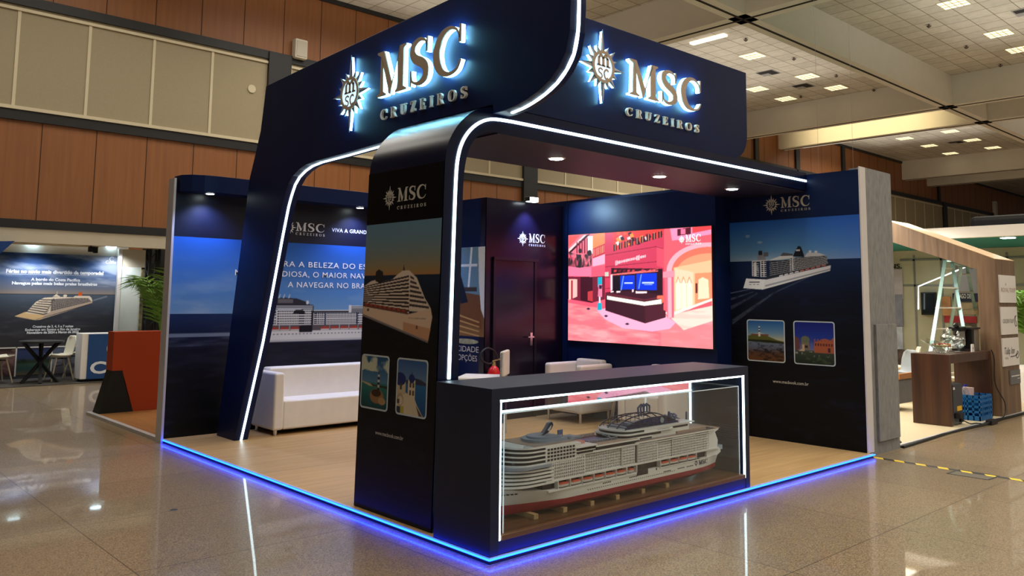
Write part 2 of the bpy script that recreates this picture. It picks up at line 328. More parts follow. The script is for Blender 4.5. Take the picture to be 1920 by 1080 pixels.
def pic_sunset_pillar(w=.98, h=2.15):
    p = Pic(w, h, 200, 430); hz = 1.745
    p.grad([(hz, (158, 114, 70)), (hz+.05, (142, 122, 88)), (hz+.14, (118, 124, 118)), (hz+.26, (100, 126, 138)), (h, (92, 126, 150))])
    sea = (p.Y < hz).astype(float); p.grad([(0, (14, 11, 12)), (1.2, (11, 11, 14)), (1.5, (14, 18, 26)), (hz, (24, 40, 60))], sea)
    n = vnoise(p.X, p.Y, 6, 26, 8); p.mix(np.clip((n-.52)*1.4, 0, .3)*sea, (40, 40, 50))
    # liner three-quarter from the bow, bow at right
    W = (206, 188, 172); D = (58, 48, 46)
    p.poly([(0.0, 1.66), (.1, 1.7), (.17, 1.71), (.3, 1.665), (.45, 1.745), (.52, 1.775), (.6, 1.775), (.7, 1.72), (.8, 1.58), (.88, 1.5), (.88, 1.47), (0, 1.5)], W)
    p.quad([(0, 1.515), (.62, 1.46), (.6, 1.74), (0, 1.66)], lambda u, v: (np.where((((v*10) % 1) > .42)[..., None], np.array(D, float), np.array(W, float)), np.ones_like(u)))
    p.poly([(0.0, 1.665), (.12, 1.7), (.3, 1.66), (.46, 1.745), (.5, 1.78), (.5, 1.9), (0, 1.9)], (0, 0, 0), 0)
    p.poly([(.16, 1.7), (.16, 1.77), (.2, 1.79), (.26, 1.77), (.27, 1.7), (.24, 1.68)], (40, 36, 38)); p.poly([(.52, 1.775), (.53, 1.82), (.55, 1.775)], (70, 50, 40))
    for k in range(7): p.poly([(.62, 1.515+k*.034), (.86-k*.032, 1.5+k*.034), (.855-k*.032, 1.516+k*.034), (.62, 1.532+k*.034)], D)
    p.poly([(.0, 1.5), (.6, 1.452), (.6, 1.485), (.0, 1.535)], (86, 56, 48))
    for k in range(9): p.poly([(.03+k*.062, 1.512-k*.005), (.075+k*.062, 1.508-k*.005), (.07+k*.062, 1.528-k*.005), (.035+k*.062, 1.531-k*.005)], (150, 60, 40))
    p.poly([(.0, 1.44), (.86, 1.27), (.9, 1.44), (.88, 1.5), (.6, 1.455), (.0, 1.505)], (206, 178, 154)); p.poly([(.55, 1.33), (.86, 1.27), (.885, 1.36), (.55, 1.4)], (188, 140, 108))
    p.poly([(0, 1.43), (.86, 1.26), (.86, 1.275), (0, 1.447)], (120, 110, 110)); p.ell(.72, 1.365, .012, .014, (110, 70, 50)); p.rect(.06, 1.47, .09, 1.49, (90, 80, 76))
    for k in range(14): p.rect(.62+k*.015, 1.425, .626+k*.015, 1.431, D)
    return p
def pic_wake_wall(w=1.66, h=2.53):
    p = Pic(w, h, 300, 456); hz = 2.05
    p.grad([(hz, (150, 176, 196)), (hz+.12, (96, 150, 200)), (h, (34, 92, 178))]); p.mix(np.clip((p.X-.9)*.6, 0, .4)*(p.Y > hz), (50, 84, 180))
    cl = vnoise(p.X, p.Y, 7, 14, 4); p.mix(np.clip((cl-.56)*5, 0, .7)*np.exp(-((p.X-.12)/.12)**2-((p.Y-2.27)/.03)**2), (215, 210, 200)); p.ell(.28, 2.35, .03, .018, (190, 205, 225), .5); p.ell(.44, 2.27, .035, .014, (200, 205, 215), .5)
    sea = (p.Y < hz).astype(float); p.grad([(0, (5, 5, 9)), (1.1, (6, 7, 14)), (1.6, (10, 16, 32)), (hz, (22, 42, 80))], sea)
    n = vnoise(p.X, p.Y, 5, 20, 9); p.mix(np.clip((n-.55)*1.2, 0, .3)*sea, (30, 44, 78))
    # wake running off to the lower left
    for (x0, y0, x1, y1, t, a) in ((.3, 1.72, 0, 1.67, .015, .8), (.34, 1.69, 0, 1.6, .03, .5), (.4, 1.68, 0, 1.5, .05, .45), (.6, 1.68, .05, 1.35, .06, .5), (1.2, 1.92, .55, 1.66, .02, .45)):
        p.poly([(x0, y0), (x1, y1), (x1, y1-t), (x0, y0-t*.4)], (140, 150, 165), a*.7)
    p.mix(np.clip((vnoise(p.X, p.Y, 16, 30, 2)-.5)*3, 0, .6)*p.inside([(0, 1.66), (.35, 1.72), (.7, 1.73), (.25, 1.4), (0, 1.3)]), (16, 22, 34))
    W = (216, 214, 212); D = (38, 42, 52)
    p.poly([(.21, 1.73), (.48, 1.715), (1.3, 1.92), (1.31, 1.98), (.52, 1.83), (.25, 1.84)], W)                                                   # hull
    p.poly([(.21, 1.73), (.47, 1.712), (.5, 1.83), (.25, 1.845)], (226, 224, 222)); p.rect(.29, 1.795, .43, 1.807, D)
    for k in range(3): p.rect(.29+k*.05, 1.77, .32+k*.05, 1.776, (90, 92, 100))
    p.poly([(.5, 1.745), (1.3, 1.93), (1.3, 1.945), (.5, 1.765)], (150, 150, 156)); p.poly([(.5, 1.832), (1.31, 1.985), (1.31, 2.0), (.52, 1.87)], D)
    for k in range(9): p.poly([(.68+k*.065, 1.86+k*.0135), (.735+k*.065, 1.871+k*.0135), (.73+k*.065, 1.886+k*.0135), (.685+k*.065, 1.877+k*.0135)], (210, 205, 205) if k < 4 else (190, 110, 95))
    p.quad([(.33, 1.87), (.42, 1.865), (.42, 2.04), (.33, 2.04)], cells(2, 8, W, D, .3, .3)); p.quad([(.44, 1.86), (.52, 1.86), (.52, 2.05), (.44, 2.05)], cells(2, 8, W, D, .3, .3)); p.rect(.355, 1.87, .39, 2.035, W)
    p.quad([(.56, 1.875), (.84, 1.92), (.84, 2.06), (.56, 2.04)], lambda u, v: (np.where((((v*7) % 1) > .3)[..., None], np.array(D, float), np.array((150, 150, 152), float)), np.ones_like(u)))
    p.quad([(.82, 1.92), (.88, 1.93), (.88, 2.08), (.82, 2.07)], cells(2, 8, W, D, .3, .35))
    p.quad([(.88, 1.93), (1.28, 2.0), (1.26, 2.09), (.88, 2.075)], lambda u, v: (np.where((((v*7) % 1) > .35)[..., None], np.array((70, 72, 78), float), np.array((168, 166, 164), float)), np.ones_like(u)))
    p.poly([(.33, 2.04), (.54, 2.05), (.54, 2.06), (.33, 2.055)], W); p.poly([(.4, 2.06), (.42, 2.13), (.46, 2.14), (.5, 2.12), (.52, 2.06)], (140, 140, 144)); p.rect(.42, 2.12, .47, 2.17, (40, 40, 46)); p.rect(.49, 2.1, .55, 2.15, (100, 104, 112))
    p.poly([(.54, 2.05), (.7, 2.1), (.86, 2.1), (.88, 2.075)], W); p.poly([(.7, 2.1), (.74, 2.14), (.86, 2.12), (.86, 2.1)], (90, 90, 96))
    p.poly([(.86, 2.09), (.9, 2.17), (.93, 2.21), (.96, 2.2), (.99, 2.12), (1.0, 2.08)], (26, 28, 38)); p.rect(.9, 2.15, .95, 2.17, (210, 210, 215))
    p.poly([(1.0, 2.08), (1.04, 2.13), (1.18, 2.12), (1.26, 2.09)], (200, 200, 200)); p.ell(1.07, 2.14, .018, .014, W); p.ell(1.14, 2.135, .018, .014, W)
    return p
def pic_lighthouse_rock(w, h):
    p = Pic(w, h, 90, 104); X, Y = p.X/w, p.Y/h
    p.grad([(0, (24, 70, 72)), (h*.42, (46, 120, 110)), (h*.48, (58, 120, 120)), (h*.5, (88, 130, 160)), (h, (36, 84, 128))])
    c = vnoise(X, Y, 4, 5, 3); p.mix(np.clip((c-.5)*6, 0, .9)*(Y > .7), (226, 222, 186)); p.poly([(0, .5*h), (.4*w, .46*h), (w, .44*h), (w, .4*h), (.3*w, .42*h), (0, .48*h)], (196, 176, 130))
    p.poly([(.35*w, .46*h), (w, .45*h), (w, .4*h), (.45*w, .42*h)], (46, 60, 42)); p.ell(.6*w, .24*h, .26*w, .14*h, (150, 112, 72)); p.ell(.58*w, .3*h, .18*w, .07*h, (70, 46, 30)); p.ell(.8*w, .16*h, .14*w, .07*h, (178, 142, 96))
    for k in range(6): p.rect(.62*w, (.36+k*.05)*h, .69*w, (.41+k*.05)*h, (210, 205, 190) if k % 2 else (40, 30, 34))
    p.rect(.64*w, .65*h, .67*w, .72*h, (60, 70, 90)); return p
def pic_white_village(w, h):
    p = Pic(w, h, 100, 108); X, Y = p.X/w, p.Y/h
    p.grad([(0, (30, 80, 130)), (h*.55, (44, 108, 160)), (h*.6, (110, 140, 170)), (h, (56, 96, 156))]); p.poly([(.3*w, .62*h), (.55*w, .68*h), (.8*w, .66*h), (w, .6*h), (w, .56*h), (.3*w, .56*h)], (58, 60, 84))
    W = (222, 204, 168); p.poly([(0, 0), (.92*w, 0), (.7*w, .2*h), (.62*w, .3*h), (.3*w, .4*h), (0, .45*h)], W); p.rect(0, .36*h, .3*w, .6*h, (206, 186, 150)); p.ell(.1*w, .63*h, .2*w, .12*h, (34, 50, 110)); p.rect(.1*w, .44*h, .17*w, .55*h, (80, 76, 78))
    p.rect(.38*w, .26*h, .62*w, .64*h, W); p.ell(.5*w, .66*h, .1*w, .08*h, (36, 52, 112)); p.rect(.49*w, .7*h, .51*w, .78*h, (40, 50, 90))
    for a, b in ((.43, .5), (.53, .5), (.43, .36), (.53, .36)): p.rect(a*w, b*h, (a+.06)*w, (b+.09)*h, (92, 78, 70))
    p.ell(.12*w, .26*h, .12*w, .12*h, (186, 166, 132)); p.ell(.13*w, .24*h, .08*w, .08*h, W); p.rect(0, 0, .14*w, .13*h, (60, 62, 80)); p.rect(.14*w, 0, .26*w, .14*h, (190, 176, 70)); p.rect(.02*w, .18*h, .1*w, .26*h, (90, 76, 66)); p.poly([(.66*w, .2*h), (.9*w, 0), (.78*w, 0)], (90, 70, 60)); return p
def pic_lighthouse_bay(w, h):
    p = Pic(w, h, 96, 100); X, Y = p.X/w, p.Y/h
    p.grad([(0, (110, 66, 34)), (h*.2, (92, 62, 44)), (h*.3, (96, 98, 112)), (h*.46, (110, 122, 140)), (h*.5, (205, 190, 150)), (h*.7, (110, 150, 180)), (h, (36, 92, 156))])
    n = vnoise(X, Y, 10, 24, 6); p.mix(np.clip((n-.5)*4, 0, .8)*(Y < .34), (36, 24, 20)); p.mix(np.clip((n-.56)*4, 0, .5)*(Y < .46)*(Y > .2), (30, 30, 40))
    p.poly([(0, .5*h), (0, .6*h), (.12*w, .64*h), (.55*w, .62*h), (.8*w, .53*h), (w, .5*h), (w, .46*h), (.5*w, .45*h)], (92, 96, 40)); p.poly([(0, .47*h), (w, .45*h), (w, .48*h), (.6*w, .52*h), (0, .52*h)], (40, 40, 26))
    p.rect(.1*w, .62*h, .58*w, .66*h, (128, 76, 60)); p.rect(.3*w, .6*h, .36*w, .68*h, (220, 216, 206)); p.poly([(.15*w, .66*h), (.5*w, .66*h), (.34*w, .7*h)], (205, 200, 195), .6)
    for k in range(5): p.rect(.31*w, (.68+k*.035)*h, .35*w, (.715+k*.035)*h, (225, 222, 215) if k % 2 == 0 else (40, 44, 60))
    return p
def pic_red_palace(w, h):
    p = Pic(w, h, 96, 100); X, Y = p.X/w, p.Y/h
    p.grad([(0, (32, 44, 34)), (h*.3, (66, 74, 62)), (h*.34, (130, 120, 150)), (h*.6, (40, 64, 150)), (h, (24, 34, 118))]); n = vnoise(X, Y, 16, 16, 2); p.mix(np.clip((n-.5)*3, 0, .5)*(Y < .32), (90, 110, 70)); p.mix(np.clip((n-.6)*6, 0, .7)*(Y < .3)*(Y > .18), (210, 190, 200))
    p.poly([(.5*w, .28*h), (.5*w, .52*h), (.62*w, .56*h), (.76*w, .62*h), (.9*w, .58*h), (w, .66*h), (w, .28*h)], (176, 96, 66))
    for k in range(7): p.rect((.52+k*.066)*w, .44*h, (.56+k*.066)*w, .5*h, (96, 46, 40))
    for k in range(6): p.rect((.5+k*.085)*w, .54*h, (.53+k*.085)*w, .6*h, (160, 84, 58))
    p.rect(.84*w, .3*h, .9*w, .4*h, (70, 36, 40)); p.poly([(0, .3*h), (0, .66*h), (.12*w, .6*h), (.14*w, .36*h)], (110, 70, 66))
    p.rect(.18*w, .34*h, .38*w, .56*h, (128, 116, 90)); p.ell(.28*w, .58*h, .11*w, .08*h, (110, 112, 92)); p.rect(.22*w, .38*h, .34*w, .44*h, (60, 40, 34)); p.poly([(.1*w, .3*h), (.2*w, .36*h), (.2*w, .46*h), (.26*w, .46*h), (.26*w, .3*h)], (206, 176, 140)); p.rect(.42*w, .36*h, .46*w, .5*h, (80, 110, 190)); return p
def pic_plaza_screen(w=2.36, h=1.46):
    p = Pic(w, h, 330, 210); s = 1253/2.36; X, Y = p.X, p.Y
    def P(*pts): # crop pixels of the screen, laid flat
        o = []
        for x, y in pts:
            u = (x-34)/1172; yt = 145-95*u; yb = 990+58*u; o.append((u*w, (yb-y)/(yb-yt)*h))
        return o
    p.C[:] = (250, 92, 118)
    p.poly(P((30, 1000), (30, 690), (380, 740), (860, 780), (1210, 640), (1210, 1060)), (255, 138, 146))
    n = vnoise(X+Y*.3, Y, 3, 16, 3); p.mix(np.clip((n-.5)*3, 0, .4)*(Y < .52), (232, 84, 104)); p.mix(np.clip((.45-n)*3, 0, .5)*(Y < .4), (255, 190, 190))
    p.poly(P((860, 760), (1210, 640), (1210, 820), (1000, 900)), (255, 222, 206)); p.mix(np.clip((n-.5)*3, 0, .3)*(Y < .5)*(X > 1.6), (255, 170, 160))
    p.poly(P((300, 750), (380, 730), (700, 840), (870, 790), (940, 840), (900, 890), (760, 915), (520, 890), (370, 820)), (255, 176, 208))
    for x, y in ((380, 794), (560, 856), (222, 738)): p.poly(P((x-20, y), (x, y-10), (x+20, y), (x, y+10)), (56, 36, 70))
    # left galleries
    p.poly(P((30, 480), (250, 480), (370, 470), (370, 660), (250, 690), (30, 660)), (120, 34, 56)); p.poly(P((40, 500), (120, 500), (120, 640), (40, 670)), (255, 190, 180)); p.poly(P((60, 510), (76, 510), (76, 660), (60, 660)), (170, 40, 60)); p.poly(P((150, 480), (260, 480), (260, 690), (150, 670)), (66, 20, 36)); p.poly(P((215, 600), (262, 590), (262, 680), (215, 670)), (200, 60, 70))
    p.poly(P((30, 400), (250, 400), (250, 475), (30, 475)), (248, 124, 160)); p.poly(P((30, 140), (370, 110), (370, 380), (250, 400), (30, 300)), (255, 120, 140)); p.poly(P((40, 150), (150, 140), (40, 240)), (255, 92, 90)); p.poly(P((36, 285), (200, 140), (240, 130), (60, 285)), (60, 22, 40)); p.poly(P((36, 260), (180, 140), (205, 138), (40, 280)), (255, 214, 214))
    for k in range(6): p.poly(P((110+k*24, 200-k*8), (122+k*24, 195-k*8), (122+k*24, 290), (110+k*24, 290)), (130, 30, 50))
    p.poly(P((215, 150), (265, 145), (265, 290), (215, 290)), (255, 240, 236)); p.poly(P((262, 135), (372, 110), (372, 230), (262, 250)), (255, 140, 80)); p.poly(P((262, 250), (372, 205), (372, 290), (262, 330)), (200, 44, 60)); p.poly(P((262, 330), (372, 290), (372, 370), (262, 395)), (255, 176, 206))
    for k in range(8): p.poly(P((270+k*13, 255-k*5), (274+k*13, 252-k*5), (274+k*13, 312-k*5), (270+k*13, 316-k*5)), (255, 190, 150))
    g = vnoise(X, Y, 30, 12, 4); p.mix(np.clip((g-.3)*3, 0, 1)*p.inside(P((34, 280), (130, 300), (255, 290), (250, 390), (140, 408), (34, 395))), (44, 40, 44))
    p.ell(*P((145, 270))[0], .03, .035, (50, 40, 44)); p.ell(*P((232, 285))[0], .04, .04, (50, 40, 44))
    # the tall red block
    p.poly(P((370, 105), (860, 70), (860, 400), (850, 720), (370, 720)), (214, 62, 92)); p.poly(P((800, 220), (860, 240), (860, 400), (800, 380)), (232, 80, 104)); p.poly(P((440, 100), (850, 75), (850, 140), (440, 268)), (236, 64, 60))
    for k in range(26):
        x = 445+random.random()*380; y = 100+random.random()*110; t = 268-(x-440)*.31
        if y < t-20: p.poly(P((x, y), (x+26, y-12), (x+38, y+18), (x+10, y+26)), random.choice([(60, 24, 34), (255, 150, 60), (255, 214, 214), (250, 90, 50), (150, 26, 40)]))
    for k in range(9): p.poly(P((446+k*46, 215-k*14), (474+k*46, 206-k*14), (474+k*46, 258-k*14), (446+k*46, 268-k*14)), (52, 22, 36)); p.poly(P((458+k*46, 205-k*14), (463+k*46, 205-k*14), (463+k*46, 262-k*14), (458+k*46, 262-k*14)), (255, 150, 120))
    for q in (((374, 300), (800, 222), (800, 226), (374, 304)), ((374, 395), (800, 345), (800, 349), (374, 399)), ((790, 222), (856, 240), (856, 244), (790, 226)), ((374, 480), (420, 478), (420, 482), (374, 484)), ((374, 570), (420, 568), (420, 572), (374, 574))): p.poly(P(*q), (120, 26, 50))
    p.poly(P((458, 350), (530, 345), (700, 285), (720, 290), (715, 320), (540, 368), (465, 380)), (255, 216, 226), .0)
    for k in range(26):
        x = 462+k*9.8; y = 364-k*2.4; hgt = 14+(18 if k in (0, 1, 18, 19, 20) else 6*random.random())
        p.poly(P((x, y-hgt*.6), (x+7, y-hgt*.6-1.5), (x+7, y+hgt*.6), (x, y+hgt*.6)), (255, 232, 236), .9)
    p.poly(P((425, 405), (845, 405), (845, 620), (425, 620)), (44, 16, 30)); p.poly(P((430, 455), (810, 405), (810, 428), (430, 466)), (240, 110, 110))
    for k in range(10): p.poly(P((450+k*38, 420-k), (474+k*38, 418-k), (470+k*38, 436-k*2), (446+k*38, 440-k*2)), random.choice([(120, 20, 40), (220, 60, 70), (60, 20, 30)]))
    p.poly(P((500, 468), (624, 460), (624, 575), (500, 580)), (6, 54, 220)); p.poly(P((636, 450), (800, 440), (800, 580), (636, 580)), (6, 54, 226))
    for a, b in ((530, 466), (676, 452)): p.poly(P((a-4, b), (a+6, b), (a-16, b+120), (a-26, b+120)), (150, 190, 255), .7)
    p.poly(P((536, 520), (608, 518), (608, 530), (536, 532)), (210, 224, 255)); p.poly(P((682, 515), (776, 512), (776, 526), (682, 528)), (210, 224, 255)); p.poly(P((700, 534), (765, 532), (765, 537), (700, 539)), (150, 180, 250))
    p.poly(P((418, 460), (436, 456), (436, 585), (418, 590)), (255, 220, 230)); p.poly(P((440, 480), (500, 470), (500, 590), (440, 590)), (24, 10, 24))
    # desk with the lit band
    p.poly(P((375, 605), (500, 590), (720, 600), (870, 620), (865, 800), (705, 850), (375, 750)), (62, 24, 38)); p.poly(P((375, 605), (700, 655), (870, 622), (870, 640), (700, 668), (375, 628)), (100, 36, 52)); p.poly(P((388, 630), (700, 676), (835, 652), (835, 690), (700, 708), (388, 660)), (255, 250, 232)); p.poly(P((705, 712), (866, 690), (866, 796), (705, 846)), (78, 30, 44)); p.poly(P((800, 625), (872, 618), (872, 650), (838, 690), (838, 652), (800, 650)), (236, 110, 84))
    for x, y, a, b in ((420, 605, 26, 14), (470, 606, 34, 16), (630, 610, 92, 20), (600, 600, 14, 24)): p.poly(P((x, y), (x+a, y-4), (x+a, y-b), (x, y-b)), (255, 226, 230))
    p.poly(P((306, 482), (346, 478), (346, 560), (306, 560)), (24, 176, 204)); p.poly(P((314, 540), (346, 538), (346, 640), (308, 640)), (240, 130, 160)); p.poly(P((318, 545), (344, 545), (342, 575), (320, 575)), (60, 30, 60)); p.poly(P((318, 640), (332, 640), (332, 700), (318, 700)), (220, 230, 250)); p.poly(P((306, 690), (342, 690), (342, 745), (302, 748)), (24, 170, 196)); p.poly(P((370, 440), (402, 436), (402, 472), (370, 474)), (200, 210, 190))
    # arch at the right
    p.poly(P((860, 80), (1205, 50), (1205, 700), (930, 770), (850, 740)), (250, 96, 110)); p.poly(P((905, 75), (1205, 50), (1205, 120), (920, 175)), (246, 150, 190)); p.poly(P((960, 80), (1060, 62), (1060, 120), (960, 135)), (92, 24, 40)); p.poly(P((985, 78), (1020, 76), (1020, 120), (985, 124)), (250, 120, 160)); p.poly(P((1070, 60), (1205, 48), (1205, 80), (1070, 112)), (236, 70, 76))
    arc = lambda r, e: [(1200-(1200-x)*1.0, y) for x, y in [(1205-math.cos(t)*r, 430-math.sin(t)*r*e) for t in [i*PI/2/14 for i in range(15)]]]
    p.poly(P(*(arc(330, .74)+[(1205, 430)])), (255, 176, 190)); p.poly(P(*(arc(290, .72)+[(1205, 430)])), (255, 118, 96)); p.poly(P(*(arc(250, .62)+[(1205, 430)])), (255, 160, 120))
    p.poly(P((930, 395), (1205, 330), (1205, 660), (930, 760)), (255, 196, 150)); p.poly(P((1085, 440), (1205, 430), (1205, 650), (1085, 690)), (255, 150, 108)); p.poly(P((1110, 490), (1140, 470), (1180, 490), (1185, 640), (1105, 650)), (255, 226, 190)); p.poly(P((940, 400), (1075, 430), (1075, 690), (940, 760)), (255, 214, 178))
    for x in (945, 985, 1028): p.poly(P((x, 740), (x, 520), (x+16, 465), (x+36, 520), (x+36, 722)), (255, 240, 214)); p.poly(P((x, 520), (x+16, 462), (x+36, 520), (x+31, 520), (x+17, 482), (x+5, 520)), (236, 150, 110))
    p.poly(P((1088, 520), (1102, 520), (1102, 600), (1088, 600)), (90, 40, 44)); p.poly(P((848, 430), (935, 418), (935, 470), (848, 480)), (255, 150, 170)); p.poly(P((858, 478), (928, 470), (928, 800), (880, 808)), (250, 106, 128)); p.poly(P((884, 476), (912, 472), (912, 800), (884, 806)), (255, 176, 190)); p.poly(P((930, 755), (1205, 640), (1205, 660), (930, 778)), (255, 240, 226))
    return p
def pic_suit_man(w=.98, h=1.17):
    p = Pic(w, h, 130, 156)
    p.grad([(0, (120, 86, 52)), (.35*h, (96, 66, 44)), (.55*h, (92, 100, 100)), (h, (150, 170, 176))]); p.poly([(0, .5*h), (.9*w, .45*h), (.9*w, h), (0, h)], (96, 128, 146))
    for k in range(3): p.poly([(.1*w+k*.27*w, .5*h), (.14*w+k*.27*w, .5*h), (.2*w+k*.27*w, h), (.16*w+k*.27*w, h)], (210, 216, 214))
    p.rect(.1*w, .78*h, .84*w, .81*h, (206, 212, 210)); p.rect(0, .5*h, .84*w, .55*h, (60, 50, 40)); p.poly([(.45*w, .15*h), (.45*w, .5*h), (.9*w, .46*h), (.96*w, .08*h)], (104, 66, 36))
    for k in range(5): p.poly([(0, .02*h+k*.07*h), (.9*w, -.05*h+k*.05*h), (.9*w, -.035*h+k*.05*h), (0, .04*h+k*.07*h)], (176, 140, 84))
    p.poly([(.86*w, h), (w, h), (w, .2*h), (.93*w, .3*h), (.88*w, .6*h)], (206, 208, 206)); S = (22, 26, 36)
    p.poly([(.08*w, .45*h), (.1*w, .8*h), (.22*w, .85*h), (.4*w, .82*h), (.5*w, .68*h), (.66*w, .38*h), (.5*w, .36*h), (.46*w, .5*h), (.44*w, .3*h), (.38*w, .04*h), (.24*w, .03*h), (.26*w, .3*h), (.18*w, .4*h)], S); p.ell(.14*w, .9*h, .09*w, .07*h, (26, 22, 22)); p.ell(.1*w, .86*h, .06*w, .05*h, (120, 84, 66)); p.poly([(0, .4*h), (.16*w, .46*h), (.2*w, .42*h), (.06*w, .36*h)], (190, 190, 200)); p.poly([(.04*w, .35*h), (.2*w, .4*h), (.14*w, .48*h), (.04*w, .46*h)], (150, 150, 160))
    return p
def pic_evening_liner(w=2.28, h=1.78):
    p = Pic(w, h, 300, 234); hz = 1.0
    p.grad([(hz, (150, 134, 122)), (1.1, (112, 116, 130)), (1.35, (64, 88, 132)), (h, (34, 64, 116))]); c = vnoise(p.X+p.Y*1.3, p.Y, 1.2, 4, 6, 5); p.mix(np.clip((c-.5)*3.2, 0, .6)*(p.Y > 1.15), (206, 210, 222))
    sea = (p.Y < hz).astype(float); p.grad([(0, (52, 50, 54)), (.5, (52, 54, 62)), (hz, (76, 90, 108))], sea); p.rect(0, .985, w, 1.005, (60, 62, 70), .7); n = vnoise(p.X, p.Y, 4, 16, 3); p.mix(np.clip((n-.5), 0, .3)*sea, (100, 100, 108))
    W = (226, 210, 188); D = (88, 80, 78)
    p.poly([(.38, .575), (.72, .5), (.8, .505), (1.72, .82), (1.72, .9), (1.0, .68), (.5, .6)], (190, 168, 150)); p.poly([(.38, .58), (.7, .51), (.84, .52), (.88, .6), (.55, .66)], (226, 190, 140)); p.poly([(.7, .5), (1.72, .81), (1.72, .83), (.75, .52)], (60, 56, 62))
    p.poly([(.55, .63), (.72, .85), (.86, .93), (1.1, .95), (1.7, .93), (1.72, .87), (1.0, .66), (.85, .6)], W)
    p.quad([(.98, .66), (1.7, .86), (1.62, .95), (.98, .9)], cells(34, 7, (150, 140, 134), D, .2, .35))
    for k in range(7): p.poly([(.56+k*.04, .665+k*.036), (.86+k*.03, .6+k*.046), (.93+k*.014, .63+k*.046), (.93+k*.014, .645+k*.046), (.86+k*.03, .62+k*.046), (.56+k*.04, .68+k*.036)], (70, 64, 66))
    p.poly([(1.0, .95), (1.06, 1.0), (1.14, .95)], W); p.rect(1.07, .97, 1.08, 1.05, W); p.ell(1.22, .97, .035, .025, W); p.poly([(1.44, .93), (1.46, 1.04), (1.52, 1.05), (1.53, .93)], (206, 90, 40)); p.poly([(1.35, .93), (1.7, .93), (1.66, .97), (1.4, .97)], W); p.poly([(1.72, .86), (2.0, .95), (1.98, .98), (1.74, .9)], (160, 160, 166), .5); return p
def print_logo(par, pl, x, y, W, H, light, sunx, sunR, mid=None, dis=None, emb=True, wy=-.5, wh=.235):
    """printed emblem, big letters and small word; (x, y) is the foot of the first big letter"""
    if emb:
        a, b = sun_rays(1, 1); mb = MB(); cy = y+.36*H
        polys_on(mb, a+b, pl, 0, .002, sunR, sunR, x+sunx, cy); polys_on(mb, ringpoly(.42, .5), pl, .001, .003, sunR, sunR, x+sunx, cy); emblem_text(mb, pl, x+sunx, cy, sunR*1.15, .001)
        mb.build('printed_emblem', light, par)
    mb = MB()
    for g in serif_word('MSC', W, H, .1): polys_on(mb, g, pl, 0, .002, ox=x, oy=y)
    mb.build('printed_initials', light, par); mb = MB()
    for g in serif_word('CRUZEIROS', W*1.01, H*wh, .62): polys_on(mb, g, pl, 0, .002, ox=x, oy=y+wy*H)
    mb.build('printed_word', light, par)
def photo_inset(par, pl, x, y, w, h, pic, frame_mat, pic_mat, r=.03, gain=.8):
    """small printed photo with a rounded pale border"""
    def rr(x0, y0, x1, y1, r):
        o = []
        for cx, cy, a in ((x1-r, y1-r, 0), (x0+r, y1-r, 90), (x0+r, y0+r, 180), (x1-r, y0+r, 270)):
            o += [(cx+r*math.cos(math.radians(a+t)), cy+r*math.sin(math.radians(a+t))) for t in (0, 30, 60, 90)]
        return o
    mb = MB(); A = rr(x, y, x+w, y+h, r); B = rr(x+.012, y+.012, x+w-.012, y+h-.012, r*.7); n = len(A)
    polys_on(mb, [[A[i], A[(i+1) % n], B[(i+1) % n], B[i]] for i in range(n)], pl, .001, .004); f = mb.build('photo_border', frame_mat, par)
    pic.mesh('photo_print', Plane(pl.at(x+.008, y+.008), pl.r, pl.u), f, pic_mat, d=.003, gain=gain)
    return f
